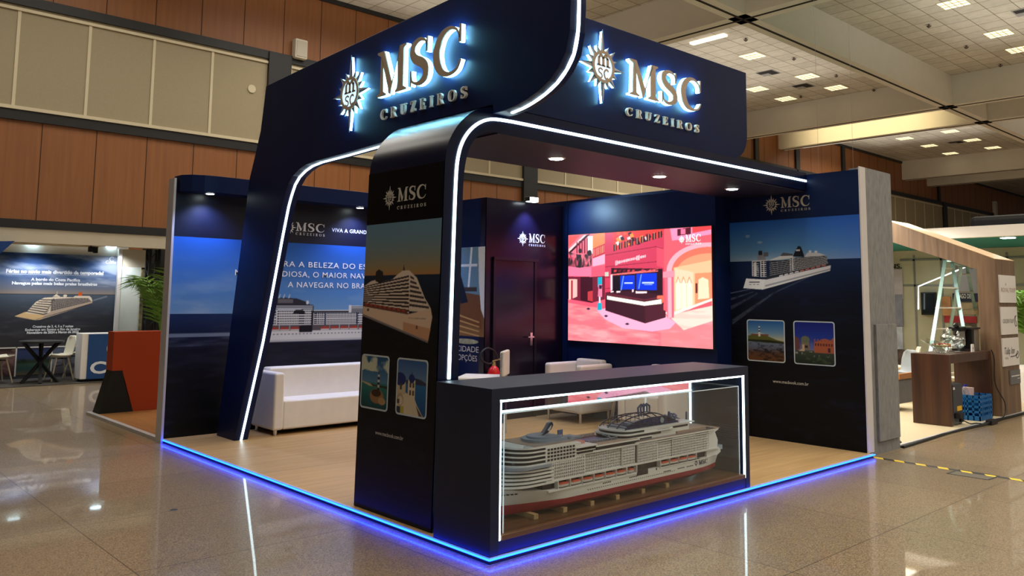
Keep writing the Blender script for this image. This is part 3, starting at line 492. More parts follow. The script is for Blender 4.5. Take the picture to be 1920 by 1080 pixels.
# ---------------------------------------------------------------- materials of the setting
def tile_mat(name, col, col2, sx, sy, ox, oy, line, rough, lw=.006, speck=0., coat=0.):
    m = bpy.data.materials.new(name); m.use_nodes = True; nt = m.node_tree; b = nt.nodes['Principled BSDF']; L = nt.links
    g = nt.nodes.new('ShaderNodeNewGeometry'); sp = nt.nodes.new('ShaderNodeSeparateXYZ'); L.new(g.outputs['Position'], sp.inputs[0])
    def math_(op, a, v=None, c=None):
        n = nt.nodes.new('ShaderNodeMath'); n.operation = op
        for i, q in enumerate((a, v, c)):
            if q is None: continue
            if isinstance(q, (int, float)): n.inputs[i].default_value = q
            else: L.new(q, n.inputs[i])
        return n.outputs[0]
    def edge(o, s, off):
        f = math_('FRACT', math_('DIVIDE', math_('SUBTRACT', o, off), s)); return math_('LESS_THAN', math_('MULTIPLY', math_('MINIMUM', f, math_('SUBTRACT', 1.0, f)), s), lw)
    e = math_('MAXIMUM', edge(sp.outputs[0], sx, ox), edge(sp.outputs[1], sy, oy))
    # each tile its own slight tone
    cx = math_('FLOOR', math_('DIVIDE', math_('SUBTRACT', sp.outputs[0], ox), sx)); cy = math_('FLOOR', math_('DIVIDE', math_('SUBTRACT', sp.outputs[1], oy), sy))
    cb = nt.nodes.new('ShaderNodeCombineXYZ'); L.new(cx, cb.inputs[0]); L.new(cy, cb.inputs[1]); wn = nt.nodes.new('ShaderNodeTexWhiteNoise'); L.new(cb.outputs[0], wn.inputs[0])
    n1 = nt.nodes.new('ShaderNodeTexNoise'); n1.inputs['Scale'].default_value = 110 if speck else 6; n1.inputs['Detail'].default_value = 4; L.new(g.outputs['Position'], n1.inputs['Vector'])
    r = nt.nodes.new('ShaderNodeValToRGB'); r.color_ramp.elements[0].position = .36; r.color_ramp.elements[1].position = .64
    r.color_ramp.elements[0].color = (*srgb(col2), 1); r.color_ramp.elements[1].color = (*srgb(col), 1); L.new(n1.outputs[0], r.inputs[0])
    mx = nt.nodes.new('ShaderNodeMix'); mx.data_type = 'RGBA'; mx.blend_type = 'MULTIPLY'; mx.inputs[0].default_value = .16; L.new(r.outputs[0], mx.inputs[6]); L.new(wn.outputs[0], mx.inputs[7])
    m2 = nt.nodes.new('ShaderNodeMix'); m2.data_type = 'RGBA'; L.new(e, m2.inputs[0]); L.new(mx.outputs[2], m2.inputs[6]); m2.inputs[7].default_value = (*srgb(line), 1)
    L.new(m2.outputs[2], b.inputs['Base Color']); b.inputs['Roughness'].default_value = rough
    if coat: b.inputs['Coat Weight'].default_value = coat; b.inputs['Coat Roughness'].default_value = .03; b.inputs['Coat IOR'].default_value = 1.6
    MATS[name] = m; return m
def plank_mat(name, c1, c2, dirx=True, wdt=.16, rough=.45, grain=26):
    m = bpy.data.materials.new(name); m.use_nodes = True; nt = m.node_tree; b = nt.nodes['Principled BSDF']; L = nt.links
    g = nt.nodes.new('ShaderNodeNewGeometry'); mp = nt.nodes.new('ShaderNodeMapping'); L.new(g.outputs['Position'], mp.inputs[0])
    mp.inputs['Scale'].default_value = dirx if isinstance(dirx, tuple) else ((1.2, grain, grain) if dirx else (grain, 1.2, grain))
    n = nt.nodes.new('ShaderNodeTexNoise'); n.inputs['Scale'].default_value = 1; n.inputs['Detail'].default_value = 5; n.inputs['Distortion'].default_value = .4; L.new(mp.outputs[0], n.inputs['Vector'])
    r = nt.nodes.new('ShaderNodeValToRGB'); r.color_ramp.elements[0].position = .3; r.color_ramp.elements[1].position = .72; r.color_ramp.elements[0].color = (*srgb(c2), 1); r.color_ramp.elements[1].color = (*srgb(c1), 1)
    L.new(n.outputs[0], r.inputs[0]); L.new(r.outputs[0], b.inputs['Base Color']); b.inputs['Roughness'].default_value = rough; MATS[name] = m; return m
GRANITE = tile_mat('granite', (180, 157, 123), (106, 89, 66), 1.4833, 1.27, -1.67, -1.29, (84, 70, 54), .32, .004, speck=1, coat=.55)
CEIL = tile_mat('ceiling_tile', (214, 209, 198), (204, 199, 188), .625, .625, .2, .1, (130, 122, 106), .9, .012)
WHITE = M('painted_plaster', (222, 219, 212), .85, noise=.02, nscale=3)
DARKTRIM = M('dark_metal_trim', (30, 30, 32), .5, noise=.1)
BROWN = plank_mat('brown_wall_panel', (144, 90, 48), (130, 80, 41), (14, 14, .6), rough=.5)
BEIGE = M('beige_shutter', (158, 146, 120), .8, noise=.04, nscale=40, bump=.05)
BEIGEFRAME = M('beige_frame', (206, 194, 166), .6, noise=.02)
# ---------------------------------------------------------------- the hall
struct('floor', MB().box(-16, 140, -22, 17, ZF-.2, ZF), GRANITE)
struct('ceiling', MB().box(-16, 140, -22, 15.2, ZC, ZC+.2), CEIL)
YW = 14.87
wl = MB().box(-16, 140, YW, YW+.3, ZF, ZC); struct('wall_left', wl, BROWN)
GX = [(i*1.04+.67) for i in range(-12, 130)]
tn = 0
def trim(mb, mat, label=None):
    global tn; tn += 1; return struct('trim_%d' % tn, mb, mat)
mb = MB()                                                                       # grooves between the brown boards
for x in GX: mb.box(x-.008, x+.008, YW-.004, YW, 2.98, 5.1); mb.box(x-.008+.04, x+.008+.04, YW-.004, YW, 7.5, ZC-.1)
trim(mb, M('groove', (58, 34, 20), .9, noise=.1))
mb = MB().box(-16, 140, YW-.06, YW, 5.06, 5.27).box(-16, 140, YW-.08, YW, 7.42, 7.62).box(-16, 140, YW-.05, YW, 2.9, 3.06).box(-16, 140, YW-.05, YW, ZC-.12, ZC)
COLS = [5.5+8.68*k for k in range(-2, 16)]
for x in COLS: mb.box(x, x+.6, YW-.12, YW, 2.9, 7.6)
for x in (27.9, 31.4, 36.0, 48.3): mb.box(x, x+.3, YW-.1, YW, 7.6, ZC-.1)
trim(mb, DARKTRIM)
mb = MB().box(-16, 140, YW-.03, YW, 5.27, 7.42); trim(mb, BEIGE)                     # band of closed shutters
mb = MB().box(-16, 140, YW-.09, YW, 5.27, 5.34).box(-16, 140, YW-.07, YW, 7.3, 7.36)
for x0 in COLS:
    for k in range(6):
        x = x0+.62+k*1.335 if k < 6 else x0
        if x0+.6 < x < x0+8.6: mb.box(x-.03, x+.03, YW-.05, YW, 5.3, 7.34)
trim(mb, BEIGEFRAME)
# ceiling beams, plastered, with a dark groove under each
ZB = 8.37
mb = MB(); gr = MB()
for y in (6.58, -2.4, -11.4): mb.box(-16, 140, y-.25, y+.25, ZB, ZC); gr.box(-16, 140, y-.035, y+.035, ZB-.012, ZB)
xs = (13.73, 26.8, 30.3, 43.6, 47.1, -.6, -4.1)
for x in xs: mb.box(x-.3, x+.3, -22, YW-.001, ZB, ZC-.001); gr.box(x-.035, x+.035, -22, YW-.01, ZB-.012, ZB)
trim(mb, WHITE); trim(gr, M('shadow_gap', (44, 40, 40), .9, noise=.05))
# luminaires in the ceiling bays, louvred
GLOW = M('fluorescent_diffuser', (250, 240, 205), .6, emit=(255, 240, 190), es=1.5)
LOUV = M('louvre', (206, 196, 160), .4, noise=.02); BLACK = M('black_void', (14, 14, 15), .7, noise=.05)
def px5(a, b): return hit(1380+a/3.272, b/3.272, 2, ZC)
lights = [(100, 342), (437, 468), (130, 545), (613, 537), (305, 605), (1335, 22), (1612, 205), (1740, 302), (1313, 805), (1035, 848), (1450, 858), (1185, 893), (1575, 905), (1315, 940), (1680, 945), (1437, 978)]
where = ['nearest of the five in the bay beside the sign board', 'middle right of the five in the bay beside the sign board', 'just clear of the sign board edge', 'rightmost of the five in the bay beside the sign board', 'farthest of the five in the bay beside the sign board',
         'topmost at the frame edge, top right', 'in the top right bay, second from the top', 'in the top right bay, cut by the right frame edge',
         'brightest in the farthest bay, nearest the beam', 'leftmost of the far bay', 'right of the dark vent in the far bay', 'second from left in the far bay', 'right side of the far bay, middle row', 'left middle of the far bay, next to last row', 'rightmost of the far bay', 'last one at the far edge of the bay']
proto = None
for (a, b), wh in zip(lights, where):
    p = px5(a, b); far = b > 700
    t = thing('ceiling_light', 'square louvred ceiling light, '+wh, 'light', (p[0], p[1], ZC), 'ceiling lights in the tiled bays')
    s = .31; x, y = p[0], p[1]
    fr = MB().box(x-s-.02, x+s+.02, y-s-.02, y+s+.02, ZC-.012, ZC-.002).build('frame', LOUV, t)
    MB().box(x-s, x+s, y-s, y+s, ZC-.016, ZC-.012).build('diffuser', GLOW, t)
    lv = MB()
    for k in range(1, 3): lv.box(x-s+k*2*s/3-.012, x-s+k*2*s/3+.012, y-s, y+s, ZC-.026, ZC-.016)
    for k in range(1, 4): lv.box(x-s, x+s, y-s+k*s/2-.01, y-s+k*s/2+.01, ZC-.022, ZC-.016)
    lv.build('louvre', LOUV, t)
VG = M('vent_grey', (150, 150, 152), .5, noise=.05)
for (a, b, w2), wh in zip([(197, 447, .62), (410, 527, .62), (1350, 873, .62), (1565, 942, .62), (1345, 1000, .62), (1790, 68, .5)], ['between two lights near the sign board', 'between the two rightmost lights near the sign board', 'beside the brightest light of the far bay', 'at the right of the far bay', 'long dark slot at the far end of the far bay', 'at the right frame edge, top right']):
    p = px5(a, b); x, y = p[0], p[1]
    t = thing('ceiling_vent', 'half black square ceiling vent '+wh, 'vent', (x, y, ZC), 'ceiling air vents')
    MB().box(x-.32, x+.32, y-.32, y+.32, ZC-.01, ZC-.002).build('frame', VG, t); MB().box(x-.28, x+.28, y-.28, y, ZC-.014, ZC-.01).box(x-.28, x, y, y+.28, ZC-.014, ZC-.01).build('opening', BLACK, t)
for i, ((a, b), wh) in enumerate(zip([(60, 235), (355, 353), (615, 457), (845, 545), (278, 662), (1183, 150), (1413, 280), (1622, 393), (398, 586)], ['nearest the beam crossing', 'right of the nearest louvred light', 'above the rightmost light of the bay', 'at the far right corner of the bay', 'at the far edge beside the sign board', 'in the top right bay, nearest', 'in the top right bay, middle', 'in the top right bay, beside the end beam', 'above the farthest light'])):
    p = px5(a, b)
    tag(MB().cyl((p[0], p[1], ZC), (p[0], p[1], ZC-.05), .02, n=8).cyl((p[0], p[1], ZC-.05), (p[0], p[1], ZC-.1), .07, .02, n=10).build('sprinkler', M('sprinkler_metal', (90, 80, 70), .4, .6, noise=.05)), 'small dark ceiling sprinkler, '+wh, 'sprinkler', 'ceiling sprinklers')
p = hit(1328, 72, 2, ZC)
tag(MB().box(p[0]-.1, p[0]+.1, p[1]-.6, p[1]+.6, ZC-.06, ZC).build('strip_light', M('strip_glow', (255, 240, 210), .5, emit=(255, 236, 200), es=2.)), 'short bright strip light beside the beam above the sign board', 'light')
# cove spots washing the side of the far beam, real lamps between the two beams
for i, (y, wh) in enumerate(((9.4, 'nearer'), (12.1, 'farther'))):
    t = thing('cove_spotlight', 'warm spotlight washing the cream beam side, %s of the two' % wh, 'spotlight', (27.3, y, ZC), 'warm spotlights between the far beams')
    MB().cyl((27.3, y, ZC), (27.3, y, ZC-.1), .08, n=14).build('lamp_can', DARKTRIM, t)
    l = lamp('cove_lamp', 'SPOT', (27.35, y, ZC-.14), 520, (1, .78, .4), spot_size=1.7, spot_blend=1, shadow_soft_size=.1)
    l.rotation_euler = (Vector((29.99, y, 8.85))-Vector((27.35, y, ZC-.14))).to_track_quat('-Z', 'Y').to_euler()
for (px, py, sx, sz, lab) in ((558, 95, .17, .25, 'white box loudspeaker on the brown wall above the dark mullion'), (1862, 393, .2, .55, 'small white loudspeaker on the far brown wall at right')):
    p = hit(px, py, 1, YW); t = thing('wall_speaker', lab, 'speaker', (p[0], YW, p[2]-sz), 'wall loudspeakers')
    MB().box(p[0]-sx, p[0]+sx, YW-.22, YW, p[2]-sz, p[2]+sz).build('cabinet', M('speaker_white', (214, 208, 194), .6, noise=.02), t, bevel=.03); MB().box(p[0]-sx*.8, p[0]+sx*.8, YW-.235, YW-.22, p[2]-sz*.8, p[2]+sz*.8).build('grille', M('speaker_grille', (190, 184, 170), .8, bump=.3, bscale=200), t)
p = hit(1210/2.572, 430/2.572, 1, YW)
tag(MB().cyl((p[0], YW-.03, p[2]), (p[0], YW-.06, p[2]), .1, n=18).build('shutter_vent', BEIGEFRAME), 'small round fitting on the beige shutter', 'fitting')
for k, (px0, py0, px1, py1) in enumerate(((1535, 283, 1535, 330), (1600, 270, 1601, 314))):
    q = hit(px0, py0, 1, 6.35) if False else None
# ---------------------------------------------------------------- the booth: materials
NAVY = M('navy_laminate', (11, 25, 64), .4, noise=.12, nscale=3, spec=.2)
NAVYD = M('navy_dark', (8, 13, 34), .4, noise=.1, nscale=3)
PRINTBLACK = M('black_print', (9, 8, 10), .4, noise=.2, nscale=6, spec=.15)
EDGE = M('edge_navy', (30, 42, 62), .35, noise=.1)
LED = M('white_led', (235, 250, 250), .5, emit=(214, 244, 252), es=5.)
BLUELED = M('blue_led', (40, 80, 255), .5, emit=(10, 50, 255), es=26.)
PRINTWHITE = M('white_print', (226, 230, 238), .5, noise=.02)
PRINTGREY = M('grey_print', (196, 190, 178), .5, noise=.02)
BORDER = M('photo_border', (188, 198, 200), .45, noise=.02)
PRINT = col_mat('printed_vinyl', spec=.2); OAK = plank_mat('pale_oak', (196, 160, 112), (172, 136, 90), True, rough=.4, grain=16)
ALU = M('pale_aluminium', (200, 198, 200), .4, .3, noise=.03)
ZD = .012   # deck
# platform with the blue line of light at its edge
t = thing('booth_platform', 'low wooden platform of the navy booth edged in blue light', 'platform', (2.65, 2.8, ZF))
MB().box(0, 5.32, 0, 5.66, ZF, ZD-.004).build('base', M('plinth_dark', (38, 26, 22), .6, noise=.1), t)
MB().box(.012, 5.3, .012, 5.62, ZD-.004, ZD).build('deck', OAK, t)
MB().box(-.006, .012, -.006, 5.62, ZD-.01, ZD).box(.012, 5.33, -.006, .012, ZD-.01, ZD).build('edge_trim', ALU, t)
MB().bar((-.014, -.014, .002), (-.014, 5.6, .002), .009, .009).bar((-.014, -.014, .002), (5.34, -.014, .002), .009, .009).build('blue_light_strip', BLUELED, t)
# tall sloping-leg header ----------------------------------------------------
XA, XB = .54, .70
outer = [(5.33, ZD), (4.764, 2.897), (4.66, 3.12), (4.54, 3.4), (4.492, 3.654), (4.45, 3.89), (3.373, 3.934), (1.218, 4.007), (-.15, 4.052)]
curve = [(-.156, 3.64), (-.147, 3.44), (-.11, 3.29), (-.04, 3.19), (.05, 3.115), (.17, 3.055), (.29, 3.015), (.40, 2.99), (.52, 2.975)]
under = [(2.055, 2.955), (2.81, 2.932), (3.313, 2.922), (3.50, 2.905), (3.634, 2.872), (3.76, 2.82), (3.852, 2.745), (3.92, 2.64), (3.975, 2.532), (4.08, 2.23), (4.436, 1.108), (4.872, ZD)]
t = thing('header_portal', 'tall navy header portal on one sloping leg, outlined with white light', 'portal', (.62, 5.1, ZD))
MB().prism(outer+curve+[(.645, 2.972), (.645, 3.04), (1.64, 3.04), (1.64, 2.958)]+under, 'YZ', XA, XB).build('portal_body', NAVY, t, bevel=.004)
def led_path(mb, pts, wdt, off):
    pts = [Vector(p) for p in pts]
    for a, b in zip(pts[:-1], pts[1:]): mb.bar(a, b, wdt, off*2, up=(1, 0, 0) if abs(a.x-b.x) < 1e-6 else (0, 1, 0))
    return mb
xm = (XA+XB)/2
def strip_yz(path, x, w=.023, hgt=.010):
    """flat luminous strip following a YZ path on an edge face"""
    P = [Vector((x, a, b)) for a, b in path]; mb = MB(); L = []
    for i, p in enumerate(P):
        t_ = (P[min(i+1, len(P)-1)]-P[max(i-1, 0)]).normalized(); n_ = Vector((1, 0, 0)).cross(t_); L.append((p, n_))
    mb.loft([[p+Vector((dx, 0, 0))+n_*dn for dx, dn in ((-w/2, -hgt), (w/2, -hgt), (w/2, hgt), (-w/2, hgt))] for p, n_ in L]); return mb
end = smooth_curve([(0, y, z) for y, z in [(-.152, 4.04), (-.156, 3.64)]+curve[1:]], 4)
strip_yz([(p.y, p.z) for p in end], xm).build('end_light_strip', LED, t)
strip_yz(under, xm).build('leg_light_strip', LED, t)
# front pillar that bends over into the canopy -----------------------------------
Y0, Y1 = .65, 1.63
out2 = [(.05, ZD), (.095, 2.17), (.10, 2.45), (.108, 2.60), (.135, 2.71), (.20, 2.82), (.28, 2.905), (.37, 2.97), (.5, 3.015), (.66, 3.035), (5.30, 3.05)]
mid2 = [(.15, ZD), (.19, 2.1), (.20, 2.45), (.215, 2.60), (.25, 2.71), (.31, 2.80), (.39, 2.87), (.48, 2.915), (.58, 2.935), (.75, 2.942), (5.29, 2.955)]
in2 = [(.245, ZD), (.268, 2.2), (.275, 2.46), (.305, 2.63), (.36, 2.74), (.44, 2.805), (.55, 2.835), (5.30, 2.845)]
t = PC = thing('canopy_pillar', 'navy printed pillar at the front corner bending over into a long canopy', 'pillar', (.15, 1.14, ZD))
sm = lambda pts, k=4: [(p.x, p.y) for p in smooth_curve([(a, b, 0) for a, b in pts], k)]
o3 = [out2[0]]+sm(out2[1:-1])+[out2[-1]]; i3 = [in2[0]]+sm(in2[1:-1])+[in2[-1]]
MB().prism(o3+i3[::-1], 'XZ', Y0, Y1).build('canopy_body', M('canopy_gloss', (9, 17, 46), .24, noise=.1, nscale=3, spec=.5), t, smooth=True)
MB().box(.60, 5.29, Y0+.002, Y1-.002, 2.829, 2.836).build('soffit', M('soffit_navy', (22, 18, 40), .5, noise=.1, nscale=3, spec=.5), t)
ms = [mid2[0]]+sm(mid2[1:-1])+[mid2[-1]]; ms[0] = (.168, 1.03)
ms = [p for p in ms if p[1] >= 1.03]
P = [Vector((a, Y0, b)) for a, b in ms]; rings = []
for i, p in enumerate(P):
    t_ = (P[min(i+1, len(P)-1)]-P[max(i-1, 0)]).normalized(); n_ = Vector((0, 1, 0)).cross(t_)
    rings.append([p+n_*a+Vector((0, b, 0)) for a, b in ((-.011, .004), (.011, .004), (.011, -.01), (-.011, -.01))])
MB().loft(rings).build('light_strip', LED, t)
# printed skin of the pillar: leans with it
sk = Vector((.095-.05, 0, 2.17)).normalized()
PL = Plane((.046, Y1-.004, ZD), (0, -1, 0), sk)
mb = MB(); mb.face(*[PL.at(a, b, .0015) for a, b in ((0, .002), (.972, .002), (.972, 2.55), (0, 2.55))]); mb.build('printed_skin', PRINTBLACK, t)
pic_sunset_pillar(.97, 2.14).mesh('sunset_print', Plane(PL.at(.001, .004), PL.r, PL.u), t, PRINT, d=.003, gain=1.15)
PLf = Plane(PL.at(0, 0, .004), PL.r, PL.u)
print_logo(t, PLf, .415, 2.30, .36, .105, PRINTGREY, -.105, .093, wy=-.56)
photo_inset(t, PLf, .03, .74, .372, .405, pic_lighthouse_rock(.356, .389), BORDER, PRINT, gain=.85)
photo_inset(t, PLf, .505, .74, .375, .405, pic_white_village(.359, .389), BORDER, PRINT, gain=.85)
sans(MB(), 'www.mscbook.com.br', PLf, .255, .565, .028, .36, bold=.01).build('printed_address', PRINTGREY, t)
for i, (x, wh) in enumerate(((1.69, 'nearest the corner pillar'), (3.17, 'in the middle of the canopy'), (4.48, 'nearest the right wall'))):
    d = thing('canopy_downlight', 'round bright downlight in the canopy soffit, '+wh, 'downlight', (x, 1.1, 2.829), 'downlights in the canopy')
    MB().lathe([(.075, -.008), (.085, 0.0), (.0, 0.0)][:2]+[(.06, .002)], (x, 1.1, 2.831)).build('trim_ring', ALU, d)
    MB().lathe([(.001, -.012), (.06, -.011), (.066, -.004), (.001, -.003)], (x, 1.1, 2.831), 20).build('lens', M('downlight_lens', (255, 255, 255), .5, emit=(240, 255, 250), es=25.), d)
    lamp('downlight_lamp', 'SPOT', (x, 1.1, 2.80), 45, (.95, 1, 1), spot_size=1.9, spot_blend=.7, shadow_soft_size=.05)
# the second header board, standing on the canopy
t = thing('sign_board', 'navy board with a rounded lower corner standing on the canopy', 'board', (2.4, .73, 3.04))
pts = [(.72, 3.043), (3.82, 3.043)]+[(3.82+.27*math.sin(a), 3.313-.27*math.cos(a)) for a in [i*PI/16 for i in range(1, 9)]]+[(4.09, 3.985), (.72, 3.975)]
MB().prism(pts, 'XZ', .66, .80).build('board', NAVY, t, bevel=.004)
# halo-lit emblem and letters ----------------------------------------------------
BRONZE = M('satin_bronze_face', (190, 170, 148), .45, .05, noise=.04); HALO = M('halo_acrylic', (220, 245, 255), .5, emit=(140, 226, 255), es=22.)
FACET = M('steel_facet', (200, 208, 218), .4, .1, noise=.03); FACETD = M('steel_facet_dark', (112, 124, 142), .4, .1, noise=.03); PLATE = M('lit_plate', (235, 248, 255), .5, emit=(170, 220, 255), es=1.6)
LETT = M('brushed_letter', (236, 226, 212), .45, 0., noise=.03)
def lit_sign(pl, label, W, H, sunx, suny, sR, base):
    t = thing('lit_sign', label, 'sign', tuple(pl.at(0, -.3*H)))
    ra, rb = sun_rays(1, 1.16)
    def inset(ps, k): # the glowing body is a touch smaller than the face
        return [[(sum(q[0] for q in p)/len(p)*(1-k)+x*k, sum(q[1] for q in p)/len(p)*(1-k)+y*k) for x, y in p] for p in ps]
    e = polys_on(MB(), [p for g_ in (ra, rb) for p in [[(x*.95, y*.95) for x, y in q_] for q_ in g_]]+disc(.48), pl, .012, .038, sR, sR, sunx, suny).build('emblem_glow', HALO, t)
    polys_on(MB(), ra, pl, .038, .046, sR, sR, sunx, suny).build('ray_light_facet', FACET, e); polys_on(MB(), rb, pl, .038, .0455, sR, sR, sunx, suny).build('ray_dark_facet', FACETD, e)
    polys_on(MB(), ringpoly(.4, .5), pl, .038, .056, sR, sR, sunx, suny).build('emblem_ring', BRONZE, e); polys_on(MB(), disc(.41), pl, .038, .049, sR, sR, sunx, suny).build('lit_disc', PLATE, e)
    emblem_text(MB(), pl, sunx, suny, sR*1.1, .05).build('emblem_initials', BRONZE, e)
    for ch, g in zip(('letter_m', 'letter_s', 'letter_c'), serif_word('MSC', W, H, .1)):
        l = polys_on(MB(), g, pl, .05, .062).build(ch, BRONZE, t); polys_on(MB(), g, pl, .012, .05).build('letter_glow', HALO, l)
    for g in serif_word('CRUZEIROS', W*1.01, H*.235, .62): polys_on(MB(), g, pl, 0, .022, oy=base).build('small_letter', LETT, t)
    return t
PA = Plane((XA-.001, 2.11, 3.315), (0, -1, 0))
PA = Plane((XA-.001, 2.135, 3.345), (0, -1, 0)); lit_sign(PA, 'halo-lit sunburst emblem and big letters on the tall header over the sloping leg', 1.185, .40, -.475, .125, .315, -.20)
PB = Plane((2.10, .659, 3.395), (1, 0, 0)); lit_sign(PB, 'halo-lit sunburst emblem and big letters on the board with the rounded corner', 1.09, .32, -.345, .175, .285, -.185)
# ---------------------------------------------------------------- display counter with the ship model
def glass_mat(name, tint=(251, 253, 253), refl=.03, rough=.0):
    m = bpy.data.materials.new(name); m.use_nodes = True; nt = m.node_tree; nt.nodes.remove(nt.nodes['Principled BSDF']); out = nt.nodes['Material Output']
    tr = nt.nodes.new('ShaderNodeBsdfTransparent'); tr.inputs[0].default_value = (*srgb(tint), 1); gl = nt.nodes.new('ShaderNodeBsdfGlossy'); gl.inputs['Roughness'].default_value = rough
    lw = nt.nodes.new('ShaderNodeLayerWeight'); fr = nt.nodes.new('ShaderNodeMapRange'); pw_ = nt.nodes.new('ShaderNodeMath'); pw_.operation = 'POWER'; pw_.inputs[1].default_value = 4; nt.links.new(lw.outputs['Facing'], pw_.inputs[0]); nt.links.new(pw_.outputs[0], fr.inputs[0]); fr.inputs[3].default_value = refl; fr.inputs[4].default_value = .9; mx = nt.nodes.new('ShaderNodeMixShader')
    nt.links.new(fr.outputs[0], mx.inputs[0]); nt.links.new(tr.outputs[0], mx.inputs[1]); nt.links.new(gl.outputs[0], mx.inputs[2]); nt.links.new(mx.outputs[0], out.inputs[0]); MATS[name] = m; return m
ACRYL = glass_mat('clear_acrylic'); GLASS = glass_mat('clear_glass', (246, 251, 251), .14)
COUNTER = M('counter_navy', (14, 25, 52), .45, noise=.1, nscale=3)
WOODBASE = plank_mat('brown_wood_base', (120, 84, 54), (86, 56, 36), True, rough=.4, grain=34)
t = DC = thing('display_counter', 'long navy display counter framed in white light, holding the ship model', 'counter', (1.475, .285, ZD))
CX0, CX1, CY1, CT = .0, 2.95, .57, 1.03
MB().box(CX0, CX1, 0, CY1, .955, CT).build('counter_top', COUNTER, t, bevel=.003)
MB().box(CX0, .075, 0, CY1, ZD, .955).build('side_panel', COUNTER, t, bevel=.002); MB().box(2.885, CX1, 0, CY1, ZD, .955).build('side_panel', COUNTER, t, bevel=.002)
MB().box(.075, 2.885, .004, CY1-.004, ZD, .095).build('plinth', M('plinth_led_tint', (16, 26, 84), .45, noise=.05), t)  # counter navy pushed bluer, the strip's blue glow put into the colour
MB().box(.095, 2.875, -.004, CY1+.004, .095, .128).build('wooden_base', WOODBASE, t, bevel=.003)
b = MB()
for y in (.012, CY1-.012): b.box(.075, .088, y-.011, y+.004, .097, .955).box(2.872, 2.885, y-.011, y+.004, .097, .955).box(.075, 2.885, y-.011, y+.004, .942, .955)
b.build('light_strip', LED, t)
t = thing('acrylic_cover', 'clear acrylic box over the ship model inside the counter', 'cover', (1.475, .285, .128))
AX0, AX1, AY0, AY1, AZ0, AZ1 = .135, 2.835, .03, .54, .128, .862
MB().box(AX0, AX1, AY0, AY0+.004, AZ0, AZ1).box(AX0, AX1, AY1-.004, AY1, AZ0, AZ1).box(AX0, AX0+.004, AY0+.004, AY1-.004, AZ0, AZ1).box(AX1-.004, AX1, AY0+.004, AY1-.004, AZ0, AZ1).build('clear_walls', ACRYL, t)
MB().box(AX0, AX1, AY0, AY1, AZ1, AZ1+.004).build('clear_lid', ACRYL, t)
e = MB(); q = .003
for y in (AY0, AY1):
    e.box(AX0-q, AX1+q, y-q, y+q, AZ1-q+.002, AZ1+q+.002)
    for x in (AX0, AX1): e.box(x-q, x+q, y-q, y+q, AZ0, AZ1)
for x in (AX0, AX1): e.box(x-q, x+q, AY0, AY1, AZ1-q+.002, AZ1+q+.002)
e.build('edge_highlights', M('acrylic_edge_highlight', (226, 236, 240), .3, noise=.02), t)  # pale bars stand in for light caught in the clear acrylic edges
for i, x in enumerate((.52, .80, 1.08, 1.36, 1.66, 1.96)):
    tag(MB().box(x-.02, x+.02, .125, .46, .128, .162).build('cradle_block', plank_mat('pale_block_wood', (200, 170, 120), (176, 144, 96), (30, 4, 30)) if 'pale_block_wood' not in MATS else MATS['pale_block_wood'], bevel=.002),
        'pale wooden block under the ship model, %s' % ['nearest the bow', 'second from the bow', 'third from the bow', 'fourth from the bow', 'fifth from the bow', 'nearest the stern'][i], 'block', 'wooden blocks under the ship model')
# the ship -------------------------------------------------------------------
SW = M('model_white', (232, 230, 226), .4, noise=.02); SR = M('model_red', (150, 24, 40), .4, noise=.06); SD = M('model_dark', (30, 28, 32), .35, noise=.1); STAN = M('model_deck_tan', (176, 146, 126), .6, noise=.06, nscale=30)
SBLUE = M('model_blue', (96, 112, 156), .4, noise=.1); SNAVY = M('model_navy', (22, 30, 66), .35, noise=.1); SORANGE = M('model_orange', (196, 82, 52), .45, noise=.05); SGREY = M('model_grey', (150, 158, 172), .5, noise=.05); SPINK = M('model_court_pink', (226, 150, 140), .6, noise=.03)
YC, HB = .30, .185
sh = thing('ship_model', 'long white cruise ship model with a red hull bottom inside the lit counter', 'ship model', (1.44, YC, .162))
X0s, X1s = .16, 2.70
def bw(x): u = x-X0s-.05; return HB*min(1, max(.004, u/.62))**.7 * (1 if x < 2.3 else 1-.35*((x-2.3)/.4)**2)
def bd(x): u = x-X0s; return HB*min(1, max(.004, u/.42))**.55 * (1 if x < 2.4 else 1-.2*((x-2.4)/.3)**2)
def zd(x): u = x-X0s; return .30+.055*max(0, 1-u/.5)**1.2
ST = [X0s, .18, .21, .25, .30, .37, .45, .55, .66, .8, 1.2, 1.6, 2.0, 2.3, 2.45, 2.58, 2.66, X1s]
def kz(x): return .162+(0 if x < 2.35 else .05*((x-2.35)/.35))
R1 = [];R2 = []
for x in ST:
    b0, b1, z1 = bw(x), bd(x), zd(x); bm_ = (b0*.6+b1*.4); xr = max(x, .185)
    R1.append([(xr, YC-b0, .226), (xr, YC-b0*.985, .19), (xr, YC-b0*.8, kz(xr)), (xr, YC+b0*.8, kz(xr)), (xr, YC+b0*.985, .19), (xr, YC+b0, .226)])
    R2.append([(x, YC-b1, z1), (x, YC-bm_, .26), (x+.02*(x < .2), YC-b0, .225), (x+.02*(x < .2), YC+b0, .225), (x, YC+bm_, .26), (x, YC+b1, z1)])
MB().loft(R1).build('hull_bottom', SR, sh, smooth=True); hull = MB().loft(R2).build('hull', SW, sh, smooth=True)
pw = MB()
for k in range(44): pw.box(1.02+k*.0235, 1.027+k*.0235, YC-HB-.0016, YC-HB+.004, .247, .2525)
pw.build('porthole_row', SD, hull); pw = MB()
for x0 in (1.18, 1.48, 1.9, 2.08, 2.2):
    for k in range(5): pw.box(x0+k*.019, x0+.011+k*.019, YC-HB-.0016, YC-HB+.004, .268 if x0 < 1.7 else .255, .276 if x0 < 1.7 else .263)
pw.build('port_group', SD, hull); pw = MB()
